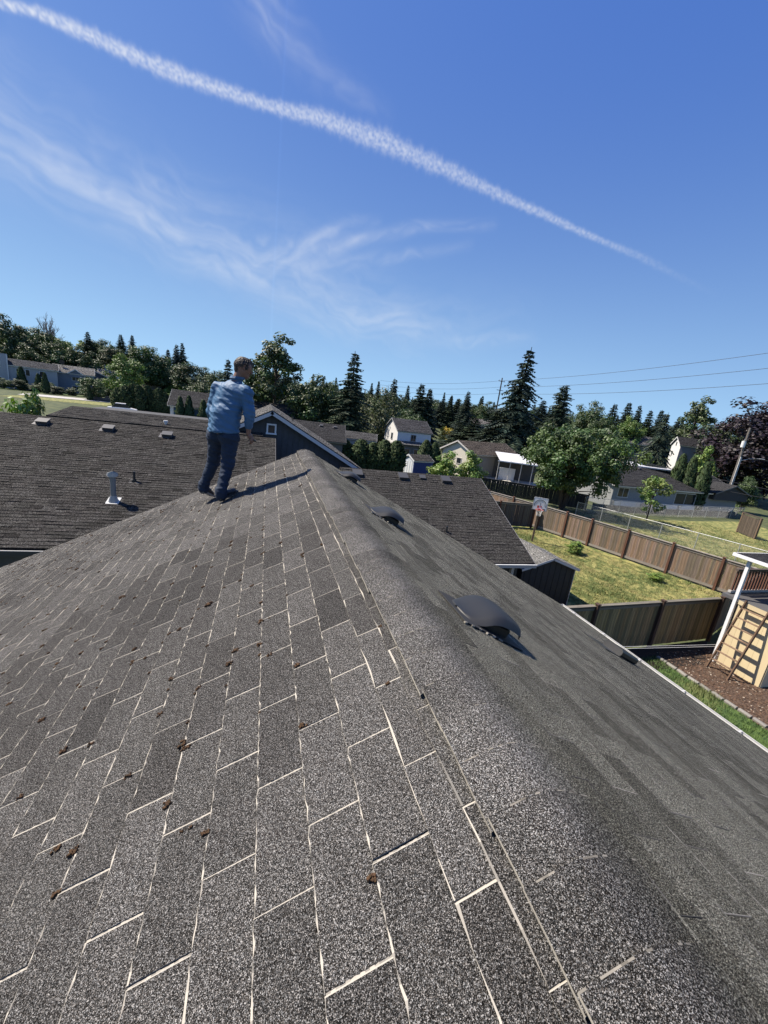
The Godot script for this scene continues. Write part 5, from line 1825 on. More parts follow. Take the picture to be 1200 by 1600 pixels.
# ---------------------------------------------------------------- planting: kind, x, ground, z, height, crown width, label
const TREES := [
	["leafy", -68.9, 3.99, -142.2, 14.4, 8.6, "tall dark leafy tree at the top of the left hillside"],
	["leafy", -65.8, 6.05, -151.3, 11.4, 8.7, "dark bushy tree on the hillside below the bare branched tree"],
	["bare", -64.2, 6.36, -153.1, 16.9, 7.6, "leafless grey tree rising from the left hillside"],
	["leafy", -61.9, 2.07, -136.6, 9.4, 6.7, "low leafy tree right behind the pale grey gabled house"],
	["leafy", -57.8, 3.20, -143.8, 11.4, 7.7, "broad leafy tree on the hillside behind the dark roofed house"],
	["conifer", -58.4, 9.44, -166.0, 10.2, 4.6, "short pointed conifer alone on the hillside crest"],
	["leafy", -52.4, 2.49, -142.7, 10.3, 8.0, "grey green leafy tree behind the house with the dark roof"],
	["leafy", -55.3, 9.77, -169.2, 8.3, 7.1, "leafy tree on the crest between the lone and paired conifers"],
	["conifer", -53.3, 11.57, -182.4, 10.2, 4.9, "pair of pointed conifers on the hillside crest, one of two"],
	["conifer", -50.4, 11.00, -184.2, 11.3, 4.2, "pair of pointed conifers on the hillside crest, one of two"],
	["round", -37.1, 2.39, -149.5, 14.4, 10.8, "big round dark crown standing out on the hillside"],
	["leafy", -49.1, 6.00, -158.6, 9.5, 8.2, "leafy tree on the slope behind the chimneyed house"],
	["green", -33.8, 0.80, -117.2, 10.6, 7.4, "fresh green feathery tree at the end of the house row"],
	["conifer", -33.8, 5.57, -176.8, 15.4, 6.1, "tight clump of dark conifers at the foot of the hill, one of three"],
	["conifer", -31.8, 5.18, -179.2, 16.8, 5.3, "tight clump of dark conifers at the foot of the hill, one of three"],
	["conifer", -36.6, 6.29, -176.2, 12.3, 4.7, "tight clump of dark conifers at the foot of the hill, one of three"],
	["leafy", -32.4, 2.08, -150.6, 12.5, 8.5, "dark leafy tree below the clump of three conifers"],
	["leafy", -24.8, 1.36, -145.9, 12.1, 9.4, "leafy tree standing above the blue garage house"],
	["leafy", -21.1, 2.53, -164.7, 10.4, 8.7, "far leafy tree rising behind the blue house ridge"],
	["leafy", -15.8, 2.35, -155.2, 10.2, 7.9, "low dark tree between the far leafy tree and the ragged conifer"],
	["conifer", -9.5, -0.26, -109.6, 14.3, 5.0, "small ragged conifer beside the tall open leafy tree"],
	["cotton", 1.5, -1.50, -85.0, 19.3, 9.5, "tall open leafy tree with sky gaps through its crown"],
	["leafy", -2.3, -1.46, -90.0, 14.8, 6.6, "dark leafy tree in front of the tall open one"],
	["leafy", 6.8, -1.50, -91.7, 11.3, 7.5, "dense dark tree between the tall open tree and the big conifer"],
	["leafy", 8.4, -1.50, -79.6, 12.4, 7.5, "broad dense dark tree next to the big dark conifer"],
	["leafy", 12.3, -1.50, -81.1, 12.1, 6.8, "leafy tree whose crown touches the big dark conifer"],
	["conifer", 14.4, -1.50, -73.6, 17.6, 6.8, "big dark layered conifer behind the low grey roof"],
	["willow", 22.6, -1.50, -81.9, 13.3, 7.9, "pale grey green drooping tree beside the white two-storey house"],
	["conifer", 31.8, -0.59, -105.3, 15.8, 6.1, "conifer peeping out above the drooping pale tree"],
	["conifer", 38.5, -0.59, -103.1, 15.3, 7.4, "thick conifer rising right behind the white two-storey house"],
	["conifer", 41.7, -0.36, -103.9, 14.2, 5.5, "slimmer conifer behind the roof end of the white house"],
	["conifer", 56.0, 3.06, -128.3, 9.1, 5.2, "distant slender conifers in a row past the white house"],
	["conifer", 58.7, 3.06, -127.1, 10.9, 4.7, "distant slender conifers in a row past the white house"],
	["conifer", 61.8, 3.21, -127.9, 10.3, 4.7, "distant slender conifers in a row past the white house"],
	["conifer", 61.2, 2.59, -120.3, 13.3, 5.7, "taller slender conifer ending the distant row, beside the pole"],
	["conifer", 48.0, -1.38, -87.7, 9.1, 9.2, "low black green conifer behind the tan house roof"],
	["conifer", 45.7, -1.28, -91.2, 7.8, 7.1, "low dark conifer beside the golden yellow tree"],
	["conifer", 49.5, -1.50, -75.2, 24.1, 9.7, "tallest leaning conifer of all beside the wooden power pole"],
	["conifer", 47.4, -1.50, -78.8, 11.2, 8.5, "bushy conifer at the foot of the tallest conifer"],
	["pine", 69.2, -0.59, -85.5, 18.7, 8.5, "round topped dark pine standing clear above the woods"],
	["conifer", 77.8, 2.00, -104.1, 13.4, 8.1, "conifer between the tallest conifer and the round topped pine"],
	["conifer", 77.4, 1.34, -98.2, 11.3, 7.0, "short conifer in front of the round topped pine"],
	["leafy", 84.3, 1.34, -92.3, 14.0, 8.9, "olive green leafy tree next to the round topped pine"],
	["leafy", 80.2, 0.00, -82.4, 12.0, 5.9, "yellow green tree behind the crown of the orchard tree"],
	["conifer", 105.8, 3.50, -106.4, 14.2, 6.4, "dark conifers forming the far wood edge on the rise"],
	["conifer", 108.7, 3.50, -103.3, 15.0, 6.2, "dark conifers forming the far wood edge on the rise"],
	["conifer", 110.8, 3.50, -101.1, 14.6, 5.4, "dark conifers forming the far wood edge on the rise"],
	["conifer", 112.8, 3.50, -98.8, 13.3, 5.3, "dark conifers forming the far wood edge on the rise"],
	["conifer", 114.6, 3.50, -96.7, 13.6, 5.2, "dark conifers forming the far wood edge on the rise"],
	["conifer", 117.6, 3.50, -93.1, 12.2, 5.0, "dark conifers forming the far wood edge on the rise"],
	["green", 82.2, -0.36, -76.0, 12.3, 5.6, "light green tree above the small house with a deck"],
	["weeping", 64.8, -1.50, -53.4, 13.8, 7.6, "wide sweeping conifer with drooping boughs behind the flat shed"],
	["cotton", 96.2, 0.66, -71.7, 17.7, 7.0, "tall airy leafy tree behind the white gabled house"],
	["leafy", 90.7, -0.59, -62.3, 14.1, 5.5, "dark leafy tree between the airy tree and the purple tree"],
	["purple", 83.0, -1.50, -49.9, 18.3, 14.0, "huge dark purple leaved tree behind the utility pole"],
	["arbor", 54.4, -1.50, -40.8, 7.3, 1.7, "rounded green cypress shrub behind the long dark roof"],
	["arbor", 55.1, -1.50, -39.8, 7.1, 1.7, "rounded green cypress shrub behind the long dark roof"],
	["arbor", 56.0, -1.50, -38.5, 6.7, 1.7, "rounded green cypress shrub behind the long dark roof"],
	["young", 39.1, -1.19, -31.2, 5.0, 3.3, "thin young tree in front of the long low house"],
	["bush", 18.1, -0.68, -37.9, 4.1, 3.0, "sunlit light green bush beside the blue garden shed"],
	["bush", 20.9, -0.75, -37.6, 4.4, 2.7, "sunlit light green bush in front of the carport"],
	["round", -36.8, 0.80, -105.8, 4.8, 4.7, "neat round maple on the lawn across the street"],
	["yellow", 46.4, -0.59, -99.7, 5.0, 3.8, "golden yellow leaved small tree among dark conifers"],
	["leafy", -14.6, -0.36, -98.9, 8.8, 5.2, "bright leafy shrub tree behind the blue garage roof"],
	["leafy", 68.8, -1.50, -40.8, 5.4, 2.8, "dark leafy tree under the purple tree"],
	["leafy", 53.9, -1.50, -52.2, 7.9, 3.9, "reddish grey green tree beside the orchard tree"],
	["bush", 67.4, -1.50, -46.8, 8.8, 3.1, "yellowish shrub beneath the white gabled house"],
	["leafy", 31.9, -1.50, -90.5, 9.0, 6.9, "leafy tree behind the chimney end of the white house"],
]

func make_trees() -> void:

	rng.seed = 900
	var groups := {}
	for t in TREES:
		groups[t[6]] = groups.get(t[6], 0) + 1
	var k := 0
	for t in TREES:
		var grp := "trees of the background woods" if groups[t[6]] > 1 else ""
		var kind: String = t[0]
		plant(kind, k if kind != "arbor" else 1, Vector3(t[1], t[2] - 0.1, t[3]), t[4] + 0.1, t[5] * (1.0 if kind in ["arbor", "bush"] else (1.75 if kind == "conifer" else 1.12)), t[6], grp, "", -1.0, -0.04 if t[4] > 23.0 else 0.0)
		k += 1
	plant("orchard", 0, Vector3(29.1, gh(29.1, -32.5) - 0.02, -32.5), 8.7, 9.9, "broad leafy orchard tree with several dark stems behind the fence", "", "", 0.8)
	# clipped cypress hedge behind the low wing
	var spots := [[8.1, -51.3, 3.3, 2.3], [9.9, -51.0, 3.6, 2.5], [11.9, -50.6, 3.9, 2.7], [13.5, -50.2, 3.7, 2.4], [14.9, -49.8, 4.2, 2.6], [16.3, -49.3, 4.3, 2.6]]
	for s in spots:
		plant("arbor", 1, Vector3(s[0], gh(s[0], s[1]), s[1]), s[2], s[3], "round topped dark cypress in the clipped hedge beside the blue shed", "clipped hedge of round topped cypress")
	for s in [[22.9, -55.5, 4.6, 2.0], [24.2, -55.2, 4.4, 1.9]]:
		plant("arbor", 1, Vector3(s[0], gh(s[0], s[1]), s[1]), s[2], s[3], "dark cypress of the pair in front of the white two-storey house", "cypress pair at the white house")
	for s in [[-14.6, -79.5, 4.2, 1.9], [-13.2, -79.6, 4.6, 2.0], [-10.9, -79.8, 4.4, 2.2]]:
		plant("arbor", 0, Vector3(s[0], gh(s[0], s[1]), s[1]), s[2] + 0.8, s[3], "pointed cypress standing in front of the blue house wall", "pointed cypresses at the blue wall")
	rng.seed = 910
	for i in 9:
		var x := -27.5 + i * 1.05
		var z := -91.0 - i * 0.5 + rr(-1.0, 1.0)
		plant("arbor", 1, Vector3(x, gh(x, z), z), rr(3.6, 5.0), rr(2.2, 2.9), "dark cypress in the dense clump beside the white cargo trailer", "dense cypress clump at the trailer")
	for s in [[-54.0, -115.0, 5.0, 2.2, "dark cypress against the first pale grey house"], [-50.6, -114.5, 4.0, 1.8, "slim dark cypress between the first two houses"], [-47.6, -110.5, 4.4, 1.7, "slim cypress on the lawn edge before the blue grey house"], [-36.6, -103.0, 3.2, 1.3, "small pointed cypress beside the planter wall"]]:
		plant("arbor", 0, Vector3(s[0], gh(s[0], s[1]), s[1]), s[2], s[3], s[4])
	rng.seed = 915
	for i in 11:
		var x := -58.0 + i * 2.3
		var z := -110.0 - i * 0.75 + rr(-1.2, 1.2)
		plant("leafy", i, Vector3(x, gh(x, z) - 0.3, z), rr(1.8, 3.2), rr(2.6, 3.6), "dark garden shrub in the hedge before the row houses", "garden shrubs before the row houses", "garden_shrub")
	# the sprays of a tree standing right behind the neighbour's ridge
	plant("bush", 0, Vector3(-10.1, 0, -21.9), 5.15, 2.5, "light green leafy tree poking up behind the neighbour's roof ridge", "", "leafy_tree", 0.0)
	plant("young", 0, Vector3(-10.25, 0, -22.4), 5.95, 1.3, "upright light green shoot above the neighbour's roof ridge", "", "leafy_tree", 2.0)
	# hillside scrub and far-off wood: one mass each
	far_wood()

func far_wood() -> void:
	rng.seed = 930
	for set_ in [["conifer", 0, "far dark conifer wood closing the horizon", 80], ["leafy", 0, "far leafy wood on the horizon between the conifers", 170]]:
		var mesh: Mesh = proto[set_[0]][set_[1]][1]
		var mm := MultiMesh.new()
		mm.transform_format = MultiMesh.TRANSFORM_3D
		mm.mesh = mesh
		mm.instance_count = set_[3]
		for i in set_[3]:
			var az := deg_to_rad(lerpf(-2.0, 78.0, (i + rng.randf()) / set_[3]))
			var dist := rr(165, 230)
			var x := sin(az) * dist
			var z := -cos(az) * dist
			var tall := rr(10, 15) if set_[0] == "conifer" else rr(8, 12)
			var wide := tall * rr(0.9, 1.2)
			mm.set_instance_transform(i, Transform3D(Basis(Vector3.UP, rr(0, TAU)).scaled(Vector3(wide, tall, wide)), Vector3(x, gh(x, z) - 0.3, z)))
		var o := MultiMeshInstance3D.new()
		o.name = numbered(self, "far_wood")
		o.multimesh = mm
		o.material_override = M.needle if set_[0] == "conifer" else M.leaf
		add_child(o)
		tag(o, set_[2], "woods", "", "stuff")
	var mm := MultiMesh.new()
	mm.transform_format = MultiMesh.TRANSFORM_3D
	mm.mesh = proto.bush[0][1]
	mm.instance_count = 420
	for i in 420:
		var az := deg_to_rad(rr(-48, -4))
		var dist := rr(140, 215)
		var x := sin(az) * dist
		var z := -cos(az) * dist
		var tall := rr(1.8, 4.6)
		mm.set_instance_transform(i, Transform3D(Basis(Vector3.UP, rr(0, TAU)).scaled(Vector3(tall * 1.5, tall, tall * 1.5)), Vector3(x, gh(x, z) - 0.2, z)))
	var o := MultiMeshInstance3D.new()
	o.name = "hillside_scrub"
	o.multimesh = mm
	o.material_override = M.leaf
	add_child(o)
	tag(o, "green scrub covering the far left hillside", "scrub", "", "stuff")


# ---------------------------------------------------------------- trees
# Prototypes are one unit high; asp is crown width over height. Each is [trunk mesh, crown mesh, asp].
var proto := {}

func leaf_quad(mb: MB, p: Vector3, nrm: Vector3, s: float, long := 1.5) -> void:
	var x := nrm.cross(Vector3(rr(-1, 1), rr(-1, 1), rr(-1, 1))).normalized() * s
	var y := nrm.cross(x).normalized() * s * long
	var a := p - x * 0.5
	var b := p - y * 0.5
	var d := p + x * 0.5
	var e := p + y * 0.5
	mb.vert(a, nrm); mb.vert(d, nrm); mb.vert(b, nrm)
	mb.vert(a, nrm); mb.vert(e, nrm); mb.vert(d, nrm)

func shade_of(base: Color, spread: float) -> Color:
	var k := 1.22 * (1.0 + rr(-spread, spread))
	return Color(base.r * k * rr(0.85, 1.2), base.g * k, base.b * k * rr(0.8, 1.2))

func rand_dir() -> Vector3:
	var y := rr(-1, 1)
	var a := rr(0, TAU)
	var r := sqrt(1.0 - y * y)
	return Vector3(cos(a) * r, y, sin(a) * r)

# opts: clumps, leaves, size, asp, low (bottom of the crown), clump radius, color, droop, spread, stems
func leafy_tree(opts: Dictionary) -> Array:
	var crown := MB.new()
	var wood := MB.new()
	var asp: float = opts.asp
	var low: float = opts.low
	var mid := (1.0 + low) * 0.5
	var ry := (1.0 - low) * 0.5
	var rx := asp * 0.5
	var cr: float = opts.clump
	wood.col = opts.get("bark", Color(0.09, 0.07, 0.055))
	var stems: int = opts.get("stems", 1)
	var fork := low + (mid - low) * 0.35
	var tops := []
	for s in stems:
		var a := TAU * s / stems + rr(-0.3, 0.3)
		var lean := 0.0 if stems == 1 else rx * 0.34
		var p0 := Vector3(cos(a), 0, sin(a)) * (0.0 if stems == 1 else 0.012)
		var p3 := Vector3(cos(a) * lean + rr(-0.02, 0.02), mid + rr(0.0, 0.15), sin(a) * lean + rr(-0.02, 0.02))
		var tr: float = opts.get("trunk", 0.022) / (1.0 if stems == 1 else 1.5)
		wood.tube([p0 + Vector3(0, -0.02, 0), p0 + Vector3(0, 0.02, 0), p0.lerp(p3, 0.45) + Vector3(rr(-0.01, 0.01), 0.0, rr(-0.01, 0.01)), p3], [tr * 1.5, tr * 1.05, tr * 0.8, tr * 0.3], 8)
		tops.append([p0, p3, tr])
	var n: int = opts.clumps
	for i in n:
		var dir := rand_dir()
		var rad := pow(rr(0.12, 1.0), 0.42)
		var bump := 1.0 + 0.22 * fine.get_noise_3d(dir.x * 0.35 + opts.seed, dir.y * 0.35, dir.z * 0.35) * 2.0
		var shape := 1.0
		if opts.get("taper", 0.0) > 0.0:
			shape = 1.0 - opts.taper * maxf(0.0, dir.y)
		var cc := Vector3(dir.x * rx * rad * bump * shape, mid + dir.y * ry * rad * minf(bump, 1.06), dir.z * rx * rad * bump * shape)
		var this_r := cr * rr(0.7, 1.25)
		crown.col = shade_of(opts.color, opts.spread)
		if i % 4 == 0:
			var st: Array = tops[i % stems]
			var on: Vector3 = st[0].lerp(st[1], clampf((cc.y - 0.12) / mid * 0.85, 0.25, 0.95))
			wood.tube([on, on.lerp(cc, 0.5) + Vector3(0, 0.02, 0), cc], [st[2] * 0.45, st[2] * 0.28, st[2] * 0.1], 5, false)
		var base_col := crown.col
		for k in int(opts.leaves * this_r / cr):
			var d := rand_dir()
			var q := cc + Vector3(d.x, d.y * 0.75, d.z) * this_r * pow(rng.randf(), 0.4)
			q.y -= opts.get("droop", 0.0) * rng.randf() * this_r * 3.0
			var nrm := (d + Vector3(0, 0.6, 0) + rand_dir() * 0.7).normalized()
			var kk := rr(0.8, 1.25)
			crown.col = Color(base_col.r * kk, base_col.g * kk, base_col.b * kk)
			leaf_quad(crown, q, nrm, opts.size * rr(0.7, 1.3), 1.5 if opts.get("droop", 0.0) == 0.0 else 2.2)
	return [wood.mesh(), crown.mesh(), asp]

func conifer_tree(seed_: int, asp: float, levels: int, per: int, color: Color, droop: float, low := 0.06, curve := 0.9, frond := 0.022) -> Array:
	rng.seed = seed_
	var crown := MB.new()
	var wood := MB.new()
	wood.col = Color(0.07, 0.05, 0.04)
	var bend := Vector2(rr(-0.02, 0.02), rr(-0.02, 0.02))
	wood.tube([Vector3(0, -0.02, 0), Vector3(0, 0.1, 0), Vector3(bend.x, 0.6, bend.y), Vector3(0, 0.995, 0)], [0.02, 0.016, 0.008, 0.0015], 7)
	for l in levels:
		var y := lerpf(low, 0.985, pow(float(l) / levels, 0.92))
		var full := asp * 0.5 * pow(1.0 - y, curve) * rr(0.62, 1.2) + 0.004
		if y < low + 0.12:
			full *= 0.75
		var count := int(per * (0.55 + 0.6 * (1.0 - y)))
		var turn0 := rr(0, TAU)
		for b in count:
			var a := turn0 + TAU * b / count + rr(-0.3, 0.3)
			var len_ := full * rr(0.6, 1.18)
			var out := Vector3(cos(a), 0, sin(a))
			var root := Vector3(bend.x * y, y + rr(-0.012, 0.012), bend.y * y)
			var tip := root + out * len_ + Vector3(0, -droop * len_ + (0.25 * len_ if y > 0.8 else 0.0), 0)
			var midp := root.lerp(tip, 0.55) + Vector3(0, 0.10 * len_, 0)
			crown.col = shade_of(color, 0.3)
			var side := out.cross(Vector3.UP)
			var fr := frond * (0.5 + 0.7 * (1.0 - y))
			var steps := maxi(3, int(len_ / fr * 1.25))
			for s in steps:
				var t := (s + 0.7) / steps
				var p := root.lerp(midp, t * 2.0) if t < 0.5 else midp.lerp(tip, t * 2.0 - 1.0)
				var wide := fr * (1.25 - 0.6 * t) * rr(0.8, 1.3)
				for sg in [-1.0, 1.0]:
					var to: Vector3 = (out * rr(0.35, 0.9) + side * sg * rr(0.7, 1.2) + Vector3(0, -droop * 0.7 - rr(0, 0.5), 0)).normalized()
					var e: Vector3 = p + to * wide * rr(1.3, 2.2)
					var flat: Vector3 = to.cross(Vector3.UP).normalized() * wide * 0.42
					var nrm: Vector3 = (Vector3.UP + out * 0.5 + rand_dir() * 0.35).normalized()
					crown.vert(p - flat, nrm); crown.vert(e, nrm); crown.vert(p + flat, nrm)
					var hang: Vector3 = p.lerp(e, 0.5) + Vector3(0, -wide * rr(0.5, 1.2), 0)
					crown.tri(p, e, hang)
			crown.vert(tip - side * fr * 0.3, Vector3.UP); crown.vert(tip + out * fr * 1.2, Vector3.UP); crown.vert(tip + side * fr * 0.3, Vector3.UP)
	return [wood.mesh(), crown.mesh(), asp]

func cypress(seed_: int, asp: float, color: Color, pointed: float, n := 3200) -> Array:
	rng.seed = seed_
	var crown := MB.new()
	var wood := MB.new()
	wood.col = Color(0.06, 0.045, 0.035)
	wood.tube([Vector3(0, -0.02, 0), Vector3(0, 0.5, 0)], [0.03, 0.012], 6)
	for i in n:
		var y := pow(rng.randf(), 0.85)
		var a := rr(0, TAU)
		var prof := pow(sin(PI * clampf(0.16 + y * 0.84, 0.0, 1.0)), 0.6) if pointed < 0.5 else pow(1.0 - y, 0.62) * (0.55 + 0.45 * minf(1.0, y * 6.0))
		var lump := 1.0 + 0.35 * fine.get_noise_3d(cos(a) * 0.3 + seed_, y * 0.9, sin(a) * 0.3)
		var r := asp * 0.5 * prof * lump * rr(0.8, 1.03)
		var p := Vector3(cos(a) * r, 0.02 + y * 0.96, sin(a) * r)
		var out := Vector3(cos(a), rr(0.3, 1.1), sin(a)).normalized()
		var nrm := (Vector3(cos(a), 0.3, sin(a)) + rand_dir() * 0.5).normalized()
		var x := nrm.cross(out).normalized() * rr(0.014, 0.028)
		var e := p + (out + Vector3(0, 0.6, 0)).normalized() * rr(0.04, 0.075)
		crown.col = shade_of(color, 0.3)
		crown.vert(p + x, nrm); crown.vert(e, nrm); crown.vert(p - x, nrm)
		crown.vert(p - x * 0.4 - out * 0.03, nrm); crown.vert(p + x * 1.4, nrm); crown.vert(e - x, nrm)
	return [wood.mesh(), crown.mesh(), asp]

func bare_tree() -> Array:
	rng.seed = 77
	var wood := MB.new()
	wood.col = Color(0.20, 0.17, 0.14)
	var twigs := MB.new()
	twigs.col = Color(0.24, 0.20, 0.16)
	wood.tube([Vector3.ZERO, Vector3(0, 0.3, 0), Vector3(0.01, 0.55, 0)], [0.018, 0.013, 0.008], 6)
	for i in 26:
		var a := rr(0, TAU)
		var y := rr(0.25, 0.6)
		var p := Vector3(0, y, 0)
		var q := p + Vector3(cos(a) * rr(0.08, 0.2), rr(0.14, 0.34), sin(a) * rr(0.08, 0.2))
		twigs.tube([p, p.lerp(q, 0.5) + Vector3(0, -0.02, 0), q], [0.006, 0.0045, 0.002], 5, false)
		for k in 9:
			var s := p.lerp(q, rr(0.35, 1.0))
			var e := s + (rand_dir() * 0.6 + Vector3(0, 0.8, 0) + (q - p).normalized()).normalized() * rr(0.05, 0.12)
			twigs.tube([s, e], [0.0028, 0.0012], 4, false)
			for m in 3:
				var s2 := s.lerp(e, rr(0.3, 1.0))
				twigs.tube([s2, s2 + (rand_dir() + Vector3(0, 0.7, 0)).normalized() * rr(0.025, 0.055)], [0.0018, 0.0009], 3, false)
	return [wood.mesh(), twigs.mesh(), 0.5]

func make_protos() -> void:
	var dark := Color(0.042, 0.068, 0.024)
	rng.seed = 101
	proto.leafy = []
	for k in 3:
		proto.leafy.append(leafy_tree({seed = k * 3.3, clumps = 95, leaves = 105, size = 0.021, asp = 0.68, low = 0.1, clump = 0.105, color = [dark, Color(0.05, 0.085, 0.03), Color(0.038, 0.058, 0.026)][k], spread = 0.3}))
	proto.round = [leafy_tree({seed = 5.0, clumps = 100, leaves = 120, size = 0.02, asp = 0.8, low = 0.14, clump = 0.11, color = Color(0.04, 0.075, 0.02), spread = 0.22})]
	proto.green = [leafy_tree({seed = 8.0, clumps = 90, leaves = 110, size = 0.021, asp = 0.68, low = 0.08, clump = 0.1, color = Color(0.085, 0.14, 0.03), spread = 0.25})]
	proto.cotton = [leafy_tree({seed = 9.0, clumps = 74, leaves = 84, size = 0.02, asp = 0.5, low = 0.16, clump = 0.068, color = Color(0.05, 0.075, 0.028), spread = 0.3, taper = 0.25, trunk = 0.016, bark = Color(0.16, 0.13, 0.1)})]
	proto.willow = [leafy_tree({seed = 12.0, clumps = 90, leaves = 90, size = 0.015, asp = 0.6, low = 0.12, clump = 0.08, color = Color(0.075, 0.095, 0.045), spread = 0.25, droop = 0.8})]
	proto.purple = [leafy_tree({seed = 14.0, clumps = 150, leaves = 120, size = 0.016, asp = 0.62, low = 0.03, clump = 0.085, color = Color(0.020, 0.014, 0.018), spread = 0.35})]
	proto.young = [leafy_tree({seed = 15.0, clumps = 30, leaves = 60, size = 0.03, asp = 0.66, low = 0.25, clump = 0.1, color = Color(0.10, 0.15, 0.035), spread = 0.25, trunk = 0.014})]
	proto.bush = [leafy_tree({seed = 16.0, clumps = 60, leaves = 80, size = 0.035, asp = 0.72, low = 0.0, clump = 0.13, color = Color(0.13, 0.19, 0.04), spread = 0.3, stems = 3})]
	proto.yellow = [leafy_tree({seed = 17.0, clumps = 60, leaves = 80, size = 0.03, asp = 0.78, low = 0.05, clump = 0.12, color = Color(0.34, 0.27, 0.03), spread = 0.25})]
	proto.orchard = [leafy_tree({seed = 18.0, clumps = 200, leaves = 165, size = 0.02, asp = 1.28, low = 0.24, clump = 0.1, color = Color(0.045, 0.082, 0.022), spread = 0.3, stems = 5, trunk = 0.036})]
	proto.conifer = [
		conifer_tree(201, 0.42, 40, 12, Color(0.030, 0.05, 0.030), 0.30),
		conifer_tree(202, 0.46, 32, 11, Color(0.027, 0.045, 0.03), 0.42),
		conifer_tree(203, 0.40, 36, 11, Color(0.036, 0.056, 0.03), 0.22),
	]
	proto.pine = [conifer_tree(204, 0.5, 34, 12, Color(0.032, 0.052, 0.03), 0.15, 0.16, 0.5, 0.028)]
	proto.weeping = [conifer_tree(205, 0.58, 34, 13, Color(0.034, 0.052, 0.032), 0.55, 0.02, 0.75, 0.026)]
	proto.arbor = [cypress(301, 0.42, Color(0.028, 0.055, 0.018), 1.0), cypress(302, 0.46, Color(0.03, 0.055, 0.016), 0.0)]
	proto.bare = [bare_tree()]

func plant(kind: String, which: int, at: Vector3, tall: float, wide: float, label: String, group := "", called := "", turn := -1.0, lean := 0.0) -> Node3D:
	var p: Array = proto[kind][which % proto[kind].size()]
	var names := {"conifer": "conifer_tree", "pine": "pine_tree", "weeping": "conifer_tree", "arbor": "cypress_shrub", "bare": "bare_tree", "bush": "leafy_bush", "orchard": "orchard_tree"}
	var o := thing(called if called else names.get(kind, "leafy_tree"), label, {"arbor": "shrub", "bush": "bush"}.get(kind, "tree"), at, rr(0, TAU) if turn < 0.0 else turn, group)
	o.scale = Vector3(wide / p[2], tall, wide / p[2])
	if lean != 0.0:
		o.rotation.z = lean
	put("trunk", p[0], M.bark, o)
	put("twigs" if kind == "bare" else "crown", p[1], M.bark if kind == "bare" else (M.needle if kind in ["conifer", "pine", "weeping", "arbor"] else M.leaf), o)
	return o


